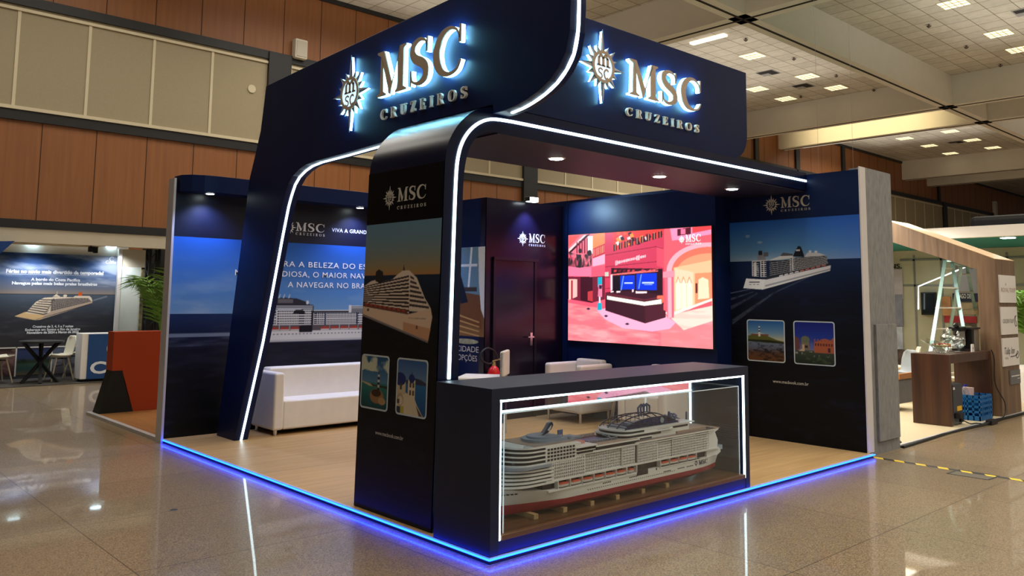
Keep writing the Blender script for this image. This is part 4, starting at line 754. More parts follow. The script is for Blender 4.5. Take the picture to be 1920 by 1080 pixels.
pw.box(1.565, 1.70, YC-HB-.002, YC-HB+.004, .272, .312); pw.box(1.80, 1.812, YC-HB-.002, YC-HB+.004, .285, .30)
pw.build('side_hatch', SD, hull); pw = MB()
for k in range(6): 
    x = .235+k*.028; pw.box(x, x+.016, YC-bd(x+.008)*.93-.006, YC, .30, .306)
pw.build('bow_openings', SD, hull)
PLs = Plane((2.31, YC-HB*.985, .247), (1, 0, .0))
mb = MB(); ra, rb = sun_rays(1, 1); polys_on(mb, ringpoly(.36, .55)+ra+rb, PLs, .0015, .003, .028, .028, .02, .024)
for g in serif_word('MSC', .12, .036, .1): polys_on(mb, g, PLs, .0015, .003, ox=.062, oy=.006)
mb.build('bow_marking', SNAVY, hull)
# lower promenade with the boats, then balcony blocks
MB().box(.60, 2.62, YC-HB+.035, YC+HB-.035, .29, .36).build('promenade_recess', SD, sh)
MB().box(.62, 1.56, YC-HB-.006, YC+HB+.006, .288, .298).box(1.84, 2.4, YC-HB-.004, YC+HB+.004, .292, .30).box(.6, 2.66, YC-HB-.002, YC+HB+.002, .352, .364).build('promenade_decks', SW, sh)
boats = [.772+.1225*k for k in range(6)]+[1.50]+[1.912+.1185*k for k in range(4)]
for x in boats:
    L = .054 if abs(x-1.5) > .01 else .03
    for side in (-1, 1):
        yb = YC+side*(HB-.004); r = []; r2 = []
        for k in range(9):
            s_ = -1+k/4; wd = .017*(1-abs(s_)**3)**.5+.001; xx = x+s_*L
            r.append([(xx, yb-wd, .326), (xx, yb-wd*.8, .312), (xx, yb, .305+.006*abs(s_)**2), (xx, yb+wd*.8, .312), (xx, yb+wd, .326)])
            r2.append([(xx, yb-wd, .3265), (xx, yb-wd*.75, .338-.004*abs(s_)), (xx, yb+wd*.75, .338-.004*abs(s_)), (xx, yb+wd, .3265)])
        if side == 1 and x > 1.6: continue
        b_ = MB().loft(r).build('lifeboat', SW, sh, smooth=True); MB().loft(r2).build('lifeboat_cover', SORANGE, b_, smooth=True)
dv = MB()
for x in boats:
    for s_ in (-.06, .06): dv.box(x+s_-.003, x+s_+.003, YC-HB-.008, YC-HB+.03, .298, .352)
dv.build('davits', SW, sh)
def balcony(x0, x1, z0, z1, nu, nv, y, name='balcony_block', core=True):
    p = MB().box(x0, x1, y+.014, 2*YC-y-.014, z0, z1).build(name, SD, sh); g = MB()
    for yy, s_ in ((y, 1), (2*YC-y, -1)):
        a, b_ = sorted((yy, yy+s_*.016))
        for k in range(nv+1): z = z0+(z1-z0)*k/nv; g.box(x0, x1, a, b_, z-.0024, z+.0024)
        for k in range(nu+1): x = x0+(x1-x0)*k/nu; g.box(x-.0035, x+.0035, a+.001, b_, z0, z1)
        for k in range(nv): z = z0+(z1-z0)*k/nv; g.box(x0, x1, a+.0005, a+.002+.0005, z, z+(z1-z0)/nv*.12)
    g.build('balcony_grid', SW, p); return p
balcony(.66, .985, .365, .512, 17, 7, YC-HB)
balcony(.99, 1.40, .365, .505, 22, 7, YC-HB+.014); balcony(1.40, 1.545, .365, .50, 8, 7, YC-HB)
MB().box(1.545, 1.585, YC-HB+.022, YC+HB-.022, .30, .51).build('dark_slot', SD, sh)
balcony(1.585, 1.82, .36, .50, 13, 7, YC-HB); balcony(1.82, 2.02, .36, .495, 11, 7, YC-HB+.01); balcony(2.02, 2.33, .36, .50, 16, 7, YC-HB+.004); balcony(2.33, 2.53, .36, .495, 9, 7, YC-HB+.008)
# forward tiers, rounded in plan
def tier(x0, x1, hw, z0, z1, fr=.16, n=9, aft=0.):
    L = [(x0+fr*(1-math.cos(a)), -hw*math.sin(a)) for a in [PI/2*k/n for k in range(n+1)]]
    pts = [(x, YC+y) for x, y in L]+[(x1, YC-hw), (x1, YC+hw)]+[(x, YC-y) for x, y in L[::-1][:-1]]
    return pts, z0, z1
def add_tier(mb, *a, **k): p, z0, z1 = tier(*a, **k); return mb.prism(p, 'XY', z0, z1)
wt = MB(); dk = MB()
for k in range(5):
    x0 = .235+.012*k; z = .345+.0235*k; hw = HB+.001
    add_tier(wt, x0, .68, hw, z, z+.0125, .24); add_tier(dk, x0+.035, .67, hw-.018, z+.0125, z+.0235, .24)
fw = wt.build('forward_decks', SW, sh); dk.build('forward_windows', SD, fw)
wt = MB(); add_tier(wt, .27, .64, HB+.016, .4625, .479, .14)
bg = wt.build('bridge_deck', SGREY, sh)
wt = MB(); dk = MB()
for k in range(4):
    z = .479+.028*k; x0 = .30+.012*k
    add_tier(wt, x0, .90-.01*k, HB-.002, z, z+.009, .16); add_tier(dk, x0+.012, .60, HB-.012, z+.009, z+.028, .16)
add_tier(wt, .348, .90, HB-.004, .588, .600, .16)
up = wt.build('upper_forward_decks', SW, sh); dk.build('upper_forward_windows', SD, up)
MB().box(.60, .95, YC-HB+.003, YC+HB-.003, .488, .588).build('cabin_block', SW, sh)
wn = MB()
for k in range(9):
    for r in range(4): wn.box(.615+k*.031, .635+k*.031, YC-HB-.0005, YC-HB+.01, .495+r*.023, .508+r*.023)
wn.box(.905, 1.10, YC-HB-.004, YC-HB+.02, .532, .548).box(.905, 1.07, YC-HB-.003, YC-HB+.02, .510, .524)
wn.build('cabin_windows', SD, sh)
MB().box(.895, 1.12, YC-HB-.002, YC+HB+.002, .548, .556).box(.895, 1.1, YC-HB-.002, YC+HB+.002, .524, .532).build('lounge_slabs', SW, sh)
# long upper decks
MB().box(.93, 1.6, YC-HB-.004, YC+HB+.004, .536, .546).box(.93, 1.6, YC-HB, YC+HB, .500, .512).box(1.55, 2.60, YC-HB-.002, YC+HB+.002, .508, .518).box(1.585, 2.55, YC-HB, YC+HB, .494, .500).build('upper_deck_slabs', SW, sh)
MB().box(1.12, 1.57, YC-HB+.004, YC+HB-.004, .512, .536).box(1.59, 2.52, YC-HB+.006, YC+HB-.006, .500, .508).build('dark_glass_band', SD, sh)
MB().box(.92, 1.585, YC-HB+.002, YC+HB-.002, .546, .549).box(1.6, 2.62, YC-HB+.002, YC+HB-.002, .518, .522).box(.5, .9, YC-HB+.01, YC+HB-.01, .600, .603).build('sun_decks', STAN, sh)
pl_ = MB().box(1.12, 1.42, YC-.11, YC+.11, .549, .551).build('pool_court', SD, sh)
MB().box(1.16, 1.36, YC-.05, YC+.05, .551, .5535).build('pool', SBLUE, pl_)
rl = MB()
for k in range(22):
    for y in (-.115, .115): rl.box(1.12+k*.0143, 1.123+k*.0143, YC+y-.0015, YC+y+.0015, .549, .568)
for y in (-.115, .115): rl.box(1.12, 1.425, YC+y-.002, YC+y+.002, .567, .57)
for k in range(8): rl.bar((1.14+k*.03, YC-.09, .552), (1.155+k*.03, YC-.07, .56), .012, .002)
rl.bar((1.36, YC-.12, .55), (1.42, YC-.02, .575), .005, .005); rl.bar((1.42, YC-.12, .55), (1.36, YC-.02, .575), .005, .005)
rl.build('pool_railings', SGREY, sh)
rl = MB()
for k in range(60): x = .40+k*.0085; rl.box(x, x+.0015, YC-HB+.012, YC-HB+.0135, .60, .615)
for k in range(100): x = 1.60+k*.01; rl.box(x, x+.0015, YC-HB+.002, YC-HB+.0035, .52, .533)
rl.box(.40, .91, YC-HB+.011, YC-HB+.0145, .614, .616).box(1.6, 2.6, YC-HB+.001, YC-HB+.0045, .532, .534); rl.build('deck_railings', SGREY, sh)
# forward house, emblem loop, court
fh = MB(); add_tier(fh, .58, .88, .12, .603, .622, .12); add_tier(fh, .62, .84, .095, .622, .636, .1); fh.build('forward_house', SGREY, sh)
lp = [(.715+.0, .635), (.74, .648), (.775, .685), (.80, .715), (.825, .722), (.838, .70), (.82, .672), (.785, .648), (.74, .636)]
MB().prism(lp, 'XZ', YC-.02, YC+.015).build('emblem_fin', SNAVY, sh, bevel=.004); MB().prism([(.775, .668), (.80, .69), (.815, .70), (.81, .68), (.79, .66)], 'XZ', YC-.023, YC+.018).build('fin_marking', SW, sh)
MB().box(.87, .92, YC-.03, YC-.025, .625, .66).box(.87, .872, YC-.03, YC-.025, .603, .66).box(.92, .922, YC-.03, YC-.025, .603, .66).build('screen_frame', SBLUE, sh)
MB().cyl((.955, YC-.08, .549), (.955, YC-.08, .60), .012, .016).cyl((.955, YC-.08, .60), (.955, YC-.08, .615), .02, .008).build('radar_dome', SGREY, sh)
MB().box(.93, 1.08, YC-.1, YC+.1, .549, .575).build('sports_court', SPINK, sh); MB().box(1.03, 1.12, YC-.03, YC+.09, .575, .592).build('court_house', SGREY, sh, bevel=.004)
# aft house with dark bands, lattice dome, slides
hs = MB(); hd = MB()
for k, (x0, x1, hw, z) in enumerate(((1.40, 1.78, .17, .522), (1.40, 1.9, .168, .551), (1.43, 2.2, .16, .578))):
    add_tier(hd, x0+.008, x1, hw-.008, z, z+.019, .12); add_tier(hs, x0, x1+(.0 if k < 1 else .15), hw, z+.019, z+.029, .12)
hh = hs.build('aft_house_decks', SW, sh); hd.build('aft_house_windows', SD, hh)
MB().box(1.7, 2.28, YC-.155, YC+.155, .522, .60).build('aft_house', SW, sh); MB().box(1.86, 2.02, YC-.158, YC-.15, .565, .582).box(2.06, 2.26, YC-.158, YC-.15, .575, .588).build('aft_windows', SD, sh)
MB().box(2.1, 2.5, YC-.17, YC+.17, .522, .545).build('aft_terrace', STAN, sh)
prof = [(1.50, .608), (1.535, .640), (1.60, .668), (1.70, .688), (1.82, .698), (1.98, .696), (2.04, .68), (2.17, .608)]
dm = MB(); gp = MB()
for y in (-.13, -.045, .045, .13):
    for a, b_ in zip(prof[:-1], prof[1:]):
        k = 1-.25*(abs(y)/.13); dm.bar((a[0], YC+y, .608+(a[1]-.608)*k), (b_[0], YC+y, .608+(b_[1]-.608)*k), .007, .007)
for a in prof[1:-1]:
    for y0, y1 in ((-.13, -.045), (-.045, .045), (.045, .13)):
        z = lambda y: .608+(a[1]-.608)*(1-.25*abs(y)/.13); dm.bar((a[0], YC+y0, z(y0)), (a[0], YC+y1, z(y1)), .005, .005)
for k in range(11):
    x = 1.55+k*.055; zt = np.interp(x, [p[0] for p in prof], [.608+(p[1]-.608)*.75 for p in prof]); dm.bar((x, YC-.13, .608), (x, YC-.13, zt), .003, .003); dm.bar((x, YC+.13, .608), (x, YC+.13, zt), .003, .003)
dm.box(1.5, 2.17, YC-.133, YC-.127, .62, .624).box(1.52, 2.14, YC-.133, YC-.127, .64, .643)
o = dm.build('lattice_dome', SNAVY, sh)
gp.prism([(p[0], .608+(p[1]-.608)*.73) for p in prof], 'XZ', YC-.126, YC-.124); gp.build('dome_glazing', glass_mat('blue_glazing', (130, 140, 190)), o)
MB().box(1.55, 2.12, YC-.1, YC+.1, .606, .618).cyl((1.66, YC-.02, .618), (1.66, YC-.02, .64), .04).cyl((1.8, YC-.04, .618), (1.8, YC-.04, .632), .05).build('dome_pool', SGREY, sh); MB().cyl((1.95, YC-.128, .645), (1.95, YC-.136, .645), .022, n=16).build('dome_disc', SGREY, sh)
sl = MB()
for k in range(3): sl.tube([(1.86+k*.035, YC+.03, .66), (1.85+k*.035, YC+.03, .73), (1.89+k*.035, YC+.03, .755), (1.93+k*.035, YC+.03, .735), (1.93+k*.035, YC+.03, .69)], .008, 6)
for k in range(3): sl.tube(smooth_curve([(2.12+k*.06, YC-.02, .6), (2.13+k*.06, YC-.05, .64), (2.19+k*.06, YC+.02, .645), (2.22+k*.06, YC+.05, .62), (2.2+k*.07, YC-.03, .60)], 4), .009, 6)
sl.cyl((2.22, YC, .6), (2.22, YC, .675), .014, .01).cyl((2.42, YC-.03, .545), (2.42, YC-.03, .66), .01, .008).cyl((2.3, YC+.05, .6), (2.3, YC+.05, .65), .02, .02)
sl.build('water_slides', SBLUE, sh)
# stern
MB().prism([(2.50, .30), (2.66, .30), (2.705, .318), (2.70, .345), (2.655, .36), (2.665, .42), (2.625, .49), (2.68, .508), (2.68, .518), (2.50, .518)], 'XZ', YC-HB*.93, YC-HB*.93+.03).prism([(2.50, .30), (2.66, .30), (2.705, .318), (2.70, .345), (2.655, .36), (2.665, .42), (2.625, .49), (2.68, .508), (2.68, .518), (2.50, .518)], 'XZ', YC+HB*.93-.03, YC+HB*.93).build('stern_wings', SW, sh)
sb = MB()
for k in range(7): sb.box(2.5, 2.63, YC-HB*.9, YC+HB*.9, .365+k*.02, .372+k*.02)
sb.build('stern_balconies', SW, sh); MB().box(2.5, 2.60, YC-HB*.85, YC+HB*.85, .32, .51).build('stern_windows', SD, sh); MB().box(2.66, 2.74, YC-HB*.9, YC+HB*.9, .335, .372).build('stern_box', SGREY, sh)
MB().box(2.48, 2.70, YC-HB*.94, YC+HB*.94, .518, .522).build('stern_deck', STAN, sh)
pr = MB()
for y in (-.07, .07):
    pr.cyl((2.44, YC+y, .20), (2.54, YC+y, .195), .012, .014, 10)
    for a in range(4): pr.bar((2.55, YC+y, .195), (2.55, YC+y+.028*math.cos(a*PI/2+.5), .195+.028*math.sin(a*PI/2+.5)), .014, .003, up=(1, 0, 0))
pr.build('propellers', M('model_brass', (150, 60, 50), .35, .6, noise=.05), sh)
# ---------------------------------------------------------------- booth walls
# right printed wall
t = thing('printed_wall', 'navy printed wall with a ship leaving a wake, right end of the booth', 'display wall', (5.36, 1.0, ZD))
MB().box(5.305, 5.42, .05, 5.5, ZD, 3.03).build('panel', NAVY, t); MB().box(5.302, 5.44, .035, .05, ZD, 3.06).build('white_end_strip', M('white_strip', (214, 208, 206), .5, noise=.02), t)
PR = Plane((5.3045, 1.70, ZD), (0, -1, 0)); pic_wake_wall(1.645, 2.525).mesh('ship_wake_print', PR, t, PRINT, d=.001, gain=1.0)
PRf = Plane(PR.at(0, 0, .003), PR.r, PR.u)
print_logo(t, PRf, .725, 2.645, .36, .13, PRINTGREY, -.125, .115, wy=-.30+.12, wh=.0) if False else print_logo(t, PRf, .725, 2.66, .36, .125, PRINTGREY, -.12, .118, wy=-.36, wh=.2)
photo_inset(t, PRf, .25, .875, .49, .485, pic_lighthouse_bay(.474, .469), BORDER, PRINT); photo_inset(t, PRf, .848, .875, .487, .485, pic_red_palace(.471, .469), BORDER, PRINT)
sans(MB(), 'www.mscbook.com.br', PRf, .575, .645, .034, .44, bold=.012).build('printed_address', PRINTGREY, t)
# screen wall and the video screen
t = thing('screen_wall', 'plain navy wall carrying the big video screen', 'wall panel', (5.15, 2.9, ZD))
MB().box(5.0, 5.30, 1.665, 4.30, ZD, 2.945).build('panel', NAVY, t); MB().box(4.985, 5.0, 4.10, 4.19, ZD, 2.93).build('corner_post', NAVY, t)
t = thing('video_screen', 'big glowing pink and red video screen on the navy wall', 'screen', (4.98, 2.89, 1.01))
MB().box(4.965, 4.998, 1.69, 4.07, 1.005, 2.495).build('bezel', BLACK, t)
PS = Plane((4.963, 4.06, 1.018), (0, -1, 0)); SCRN = col_mat('screen_image', emit=1.25)
pic_plaza_screen(2.36, 1.465).mesh('screen_image', PS, t, SCRN, d=.001)
PSf = Plane(PS.at(0, 0, .003), PS.r, PS.u); SCW = M('screen_caption', (255, 235, 240), .5, emit=(255, 235, 240), es=1.2)
print_logo(t, PSf, 1.99, 1.285, .22, .09, SCW, -.06, .055, wy=-.4)
# storage room: door wall and its printed side
STO = M('storage_wall', (18, 12, 32), .24, noise=.1, nscale=3)
t = thing('storage_wall', 'dark glossy wall with a closed door in the booth back corner', 'wall panel', (4.27, 4.25, ZD))
MB().box(3.53, 4.985, 4.19, 4.29, ZD, 2.905).build('panel', STO, t)
d = MB().box(3.70, 4.40, 4.168, 4.186, ZD, 2.09).build('door', M('door_dark', (26, 18, 36), .24, noise=.08), t, bevel=.003)
MB().box(3.655, 3.70, 4.155, 4.19, ZD, 2.13).box(4.40, 4.445, 4.155, 4.19, ZD, 2.13).box(3.655, 4.47, 4.15, 4.19, 2.09, 2.13).build('door_frame', M('door_frame', (22, 16, 30), .3, noise=.08), t)
MB().box(4.33, 4.37, 4.158, 4.168, .96, 1.13).cyl((4.35, 4.158, 1.075), (4.35, 4.12, 1.075), .012, n=10).bar((4.36, 4.122, 1.075), (4.25, 4.122, 1.075), .02, .016).build('door_handle', M('chrome', (210, 210, 214), .2, .9, noise=.02), d)
PD = Plane((4.04, 4.189, 0), (1, 0, 0)); print_logo(t, PD, .275, 2.355, .31, .12, PRINTWHITE, -.115, .105, wy=-.42)
t = thing('storage_side_wall', 'printed side wall with a man in a dark suit, left of the storage door', 'display wall', (3.56, 4.86, ZD))
MB().box(3.531, 3.60, 4.30, 5.44, ZD, 2.905).box(3.531, 3.545, 4.19, 4.30, ZD, 2.905).build('panel', NAVY, t)
PSd = Plane((3.5305, 5.17, 0), (0, -1, 0)); pic_suit_man(.98, 1.17).mesh('suit_print', Plane((3.5305, 5.17, 1.09), (0, -1, 0)), t, PRINT, d=.001)
sans(sans(MB(), 'PRIVACIDADE', PSd, .88, .885, .075, .80, d=.003, align='R'), 'DE OPÇÕES', PSd, .85, .77, .075, .56, d=.003, align='R').build('printed_words', PRINTGREY, t)
MB().prism([(4.30+.25+.25*math.cos(a), 1.02+.035*math.sin(a)) for a in [2*PI*k/20 for k in range(20)]], 'YZ', 3.527, 3.531).build('printed_dish', M('printed_dish', (150, 150, 120), .5, noise=.3, nscale=20), t)
# long back wall with the liner
t = thing('sea_wall', 'long printed back wall with a liner at sea under blue sky', 'display wall', (1.8, 5.5, ZD))
YB = 5.48
MB().box(0, 3.53, YB, 5.58, ZD, 2.90).build('panel', NAVYD, t); MB().box(-.034, -.008, YB-.03, 5.62, ZF, 2.91).build('end_strip', ALU, t)
PW = Plane((0.002, YB-.0005, ZD), (1, 0, 0)); pic_sea_wall(3.52, 2.24).mesh('sea_print', PW, t, PRINT, d=.001, gain=.72)
PWf = Plane(PW.at(0, 0, .003), PW.r, PW.u); z = lambda v: v-ZD
print_logo(t, PWf, 1.50, z(2.405), .405, .108, PRINTWHITE, -.10, .115, wy=-.47, wh=.3)
tx = MB(); sans(tx, 'VIVA A GRAND', PWf, 2.01, z(2.425), .048, .525, bold=.008, space=1.1)
sans(tx, 'DESCUBRA A BELEZA DO ES', PWf, .86, z(1.955), .068, 1.69, bold=.004, space=1.1); sans(tx, 'MSC GRANDIOSA, O MAIOR NAV', PWf, .735, z(1.83), .068, 1.81, bold=.004, space=1.1); sans(tx, 'A NAVEGAR NO BRA', PWf, 1.42, z(1.70), .068, 1.12, bold=.004, space=1.1)
tx.build('printed_lines', PRINTWHITE, t)
# canopy over the back wall: rounded end, downlights under it
cp = [(.02, 5.60), (.02, 5.40), (.10, 5.28), (.22, 5.22), (.38, 5.20), (3.52, 5.20), (3.52, 5.60)]
t = thing('back_canopy', 'navy canopy with a rounded end along the top of the back wall', 'canopy', (1.8, 5.4, 2.70))
MB().prism(cp, 'XY', 2.755, 2.945).build('fascia', NAVY, t, bevel=.004)
for i, (x, wh) in enumerate(((.33, 'at the rounded end'), (2.33, 'above the sofa'), (3.28, 'beside the storage room'))):
    d = thing('canopy_spot', 'bright downlight under the back canopy, '+wh, 'downlight', (x, 5.32, 2.752), 'downlights under the back canopy')
    MB().lathe([(.055, .0), (.06, -.006), (.045, -.008)], (x, 5.32, 2.755)).build('trim_ring', ALU, d); MB().lathe([(.001, -.012), (.042, -.011), (.046, -.003), (.001, -.002)], (x, 5.32, 2.755)).build('lens', MATS['downlight_lens'], d)
    l = lamp('canopy_lamp', 'SPOT', (x, 5.30, 2.72), 75, (.42, .52, 1), spot_size=2.3, spot_blend=.8, shadow_soft_size=.04)
d = thing('arm_spotlight', 'bright floodlight on top of the storage wall above the door', 'spotlight', (4.245, 4.17, 2.905))
MB().box(4.22, 4.27, 4.10, 4.25, 2.905, 2.925).build('bracket', DARKTRIM, d); MB().box(4.16, 4.33, 4.02, 4.11, 2.90, 2.96).build('housing', DARKTRIM, d, bevel=.005); MB().box(4.17, 4.32, 4.014, 4.02, 2.902, 2.952).box(4.17, 4.32, 4.02, 4.1, 2.893, 2.899).build('lamp_glass', M('flood_glass', (255, 255, 255), .4, emit=(235, 250, 255), es=14.), d)
lamp('flood_lamp', 'SPOT', (4.245, 4.0, 2.88), 110, (.35, .5, 1), rot=(.3, 0, 0), spot_size=1.5, spot_blend=.9, shadow_soft_size=.03)
# the same floodlight also washes the screen wall beside it
l = lamp('wall_wash', 'SPOT', (4.32, 3.98, 2.88), 80, (.45, .75, 1), spot_size=1.6, spot_blend=1., shadow_soft_size=.05); l.rotation_euler = (Vector((5.0, 3.62, 2.62))-Vector((4.32, 3.98, 2.88))).to_track_quat('-Z', 'Y').to_euler()
# ---------------------------------------------------------------- furniture
LEATHER = M('white_leatherette', (226, 220, 214), .5, noise=.03, bump=.05, bscale=120); CHROME = MATS['chrome']
def cushion(mb, x0, x1, y0, y1, z0, z1): return mb.box(x0, x1, y0, y1, z0, z1)
t = thing('sofa', 'long white leather sofa against the printed back wall', 'sofa', (2.1, 5.15, ZD))
SX0, SX1, SY0, SY1 = 1.0, 3.15, 4.88, 5.45
MB().box(SX0, SX0+.125, SY0, SY1, .07, .715).build('armrest', LEATHER, t, bevel=.025, seg=3); MB().box(SX1-.125, SX1, SY0, SY1, .07, .715).build('armrest', LEATHER, t, bevel=.025, seg=3)
MB().box(SX0+.125, SX1-.125, SY1-.17, SY1, .07, .745).build('backrest', LEATHER, t, bevel=.025, seg=3); MB().box(SX0+.127, SX1-.127, SY0+.015, SY1-.17, .07, .395).build('seat', LEATHER, t, bevel=.022, seg=3)
for x in (SX0+.05, SX1-.05):
    for y in (SY0+.05, SY1-.06): MB().cyl((x, y, ZD), (x, y, .075), .02, .024, 12).build('leg', CHROME, t)
MB().box(1.15, 3.0, SY0+.1, SY1-.05, .05, .07).build('underframe', BLACK, t)
# tub armchairs
def armchair(loc, label):
    t = thing('tub_armchair', label, 'armchair', loc, 'white tub armchairs in front of the video screen'); x, y, z0 = loc
    MB().box(x-.31, x+.31, y-.36, y-.25, z0+.12, z0+.70).build('armrest', LEATHER, t, bevel=.03, seg=3); MB().box(x-.31, x+.31, y+.25, y+.36, z0+.12, z0+.70).build('armrest', LEATHER, t, bevel=.03, seg=3)
    MB().box(x-.31, x-.19, y-.25, y+.25, z0+.12, z0+.74).build('backrest', LEATHER, t, bevel=.03, seg=3); MB().box(x-.19, x+.30, y-.25, y+.25, z0+.12, z0+.43).build('seat', LEATHER, t, bevel=.03, seg=3)
    for sx in (-.27, .27):
        for sy in (-.31, .31): MB().cyl((x+sx, y+sy, z0), (x+sx, y+sy, z0+.125), .016, .02, 10).build('leg', CHROME, t)
    return t
a = armchair((4.67, 3.59, ZD), 'white tub armchair nearest the storage door'); a.rotation_euler = (0, 0, PI); a.scale = (1, .92, 1.05)
b = dup(a, (4.68, 2.32, ZD), PI, 'white tub armchair farther from the storage door, behind the ship dome'); b.scale = (1, 1, 1.05)
t = thing('side_table', 'small low table with thin slanted legs between the two white armchairs', 'table', (4.72, 2.95, ZD))
MB().cyl((4.72, 2.95, .43), (4.72, 2.95, .455), .19, n=28).build('table_top', LEATHER, t)
for k in range(3):
    q = 2*PI*k/3+3.4; MB().tube([(4.72+.06*math.cos(q), 2.95+.06*math.sin(q), .43), (4.72+.19*math.cos(q), 2.95+.19*math.sin(q), ZD)], .011, 8).build('leg', CHROME, t)
# a chair with a thin upright back
t = SCH = thing('side_chair', 'white padded chair with a thin upright back by the storage door', 'chair', (2.95, 3.45, ZD))
x, y = 2.90, 3.42
MB().box(x-.27, x+.24, y-.24, y+.24, .61, .69).build('seat', LEATHER, t, bevel=.03, seg=3)
MB().box(x+.24, x+.29, y-.20, y+.20, .70, .985).build('backrest', LEATHER, t, bevel=.015, seg=3)
for sy in (-.21, .21): MB().tube([(x+.25, y+sy, .0+ZD), (x+.25, y+sy, .64), (x+.262, y+sy, .97)], .012, 8).build('back_post', CHROME, t)
for sy in (-.21, .21): MB().tube([(x-.22, y+sy, ZD), (x-.22, y+sy, .61)], .012, 8).build('leg', CHROME, t)
SCH.rotation_euler = (0, 0, -.9)
# fire extinguisher on the floor by the side wall
t = thing('fire_extinguisher', 'red fire extinguisher with a looped black hose by the storage wall', 'extinguisher', (3.60, 4.06, ZD+.3))
RED = M('extinguisher_red', (196, 22, 26), .3, noise=.03); x, y = 3.60, 4.07
MB().lathe([(.001, 0), (.075, .005), (.08, .03), (.08, .36), (.06, .42), (.028, .45), (.001, .455)], (x, y, .28), 20).build('cylinder', RED, t, smooth=True)
MB().lathe([(.0805, 0), (.0812, .0), (.0812, .1), (.0805, .1)], (x, y, .50), 20).build('paper_label', M('extinguisher_label', (226, 214, 206), .6, noise=.1, nscale=50), t)
MB().cyl((x, y, .73), (x, y, .78), .024, .02, 12).bar((x-.02, y, .79), (x+.1, y, .81), .02, .012).build('valve', M('brass', (190, 170, 110), .35, .7, noise=.03), t)
MB().tube(smooth_curve([(x-.02, y, .77), (x-.1, y, .76), (x-.21, y, .82), (x-.215, y, .90), (x-.12, y, .955), (x-.02, y, .93), (x+.05, y, .86), (x+.085, y, .7)], 6), .011, 8).build('hose', M('black_rubber', (28, 26, 32), .5, noise=.05), t)
MB().box(3.50, 3.70, 3.98, 4.16, ZD, .28).build('stand', M('stand_dark', (26, 24, 30), .6, noise=.05), t)
# ---------------------------------------------------------------- grey partition and the neighbouring stand on the right
CONC = M('grey_textured_board', (134, 134, 133), .75, noise=.2, nscale=14, stretch=(2, 2, .6))
t = thing('grey_partition', 'grey mottled partition board with a raised lower panel beside the ship wall', 'partition', (5.8, .14, ZF))
MB().box(5.445, 6.15, .06, .22, ZF, 3.07).build('board', CONC, t); MB().box(5.575, 6.10, .03, .06, .10, 1.35).build('raised_panel', CONC, t, bevel=.003)
t = thing('wooden_stand_floor', 'pale laminate floor of the stand beyond the grey partition', 'platform', (10.5, 2.2, ZF))
MB().box(6.0, 15.2, .10, 4.6, ZF, -.004).build('base', M('pale_laminate', (206, 190, 156), .4, noise=.06, nscale=10, stretch=(1, 10, 10)), t); MB().box(6.0, 15.2, .07, .10, ZF, -.001).build('edge_profile', ALU, t)
WALN = plank_mat('walnut_vertical', (138, 110, 84), (96, 74, 56), (13, 13, .7), rough=.45); WALND = plank_mat('dark_walnut', (88, 56, 40), (54, 32, 24), (10, 10, .6), rough=.4)
XP, XQ = 9.7, 10.55
t = thing('wooden_portal', 'wood-clad portal with a roof beam sloping up to the back, carrying hotel signs', 'portal', (10.1, .2, 0))
MB().prism([(.10, 0), (.10, 2.225), (1.62, 2.88), (1.62, 2.56), (.345, 2.08), (.345, 0)], 'YZ', XP, XQ).build('portal_body', WALN, t)
MB().prism([(.098, 2.225), (1.622, 2.882), (1.622, 2.888), (.098, 2.231)], 'YZ', XP, XQ).build('top_board', plank_mat('pale_beech', (214, 176, 118), (196, 156, 100), True), t)
SIGNW = M('sign_white', (232, 228, 224), .5, noise=.01); TXTBR = M('sign_bronze_text', (170, 132, 96), .5, noise=.03); TXTDK = M('sign_dark_text', (62, 58, 64), .5, noise=.03)
def hotel_sign(y0, y1, label):
    t = thing('hotel_sign', label, 'sign', (10.2, .09, y0), 'white hotel signs on the wooden post'); MB().box(9.79, 10.50, .078, .098, y0, y1).build('sign_board', SIGNW, t, bevel=.002); return t, Plane((9.79, .0775, y0), (1, 0, 0))
s1, p1 = hotel_sign(1.60, 2.00, 'white square sign with thin bronze capitals, top of three on the wooden post'); mb = MB()
sans(mb, 'ROYAL TULIP', p1, .045, .155, .065, .62, bold=-.012); polys_on(mb, [[(.235, .25), (.25, .29), (.265, .25), (.25, .262)]], p1, .001, .003); mb.build('sign_lettering', TXTBR, s1)
s2, p2 = hotel_sign(1.14, 1.54, 'white square sign with thin dark capitals, middle of three on the wooden post'); mb = MB()
sans(mb, 'GOLDEN TULIP', p2, .05, .165, .06, .47, bold=-.008); polys_on(mb, stroke([(.66, .27), (.58, .25), (.56, .18), (.6, .12), (.67, .13)], [.012]*5)+stroke([(.62, .26), (.6, .2), (.64, .17), (.66, .12)], [.01]*4), p2, .001, .003); mb.build('sign_lettering', TXTDK, s2)
s3, p3 = hotel_sign(.69, 1.09, 'white square sign with dark script lettering, lowest of three on the wooden post'); mb = MB()
sans(mb, 'Tulip Inn', p3, .06, .17, .10, .44, lean=.25); sans(mb, 'HOTEL', p3, .07, .10, .03, .14, bold=-.005); polys_on(mb, stroke([(.3, .13), (.5, .135), (.58, .16), (.64, .20), (.68, .15), (.62, .10), (.56, .13), (.64, .17)], [.012]*8), p3, .001, .003); mb.build('sign_lettering', TXTDK, s3)
t = thing('address_plate', 'small grey plate with a pale line of writing below the hotel signs', 'plate', (10.3, .09, .42)); MB().box(10.06, 10.50, .078, .098, .42, .62).build('plate', M('plate_grey', (112, 112, 112), .5, noise=.05), t); mb = MB(); pp = Plane((10.06, .0775, .42), (1, 0, 0))
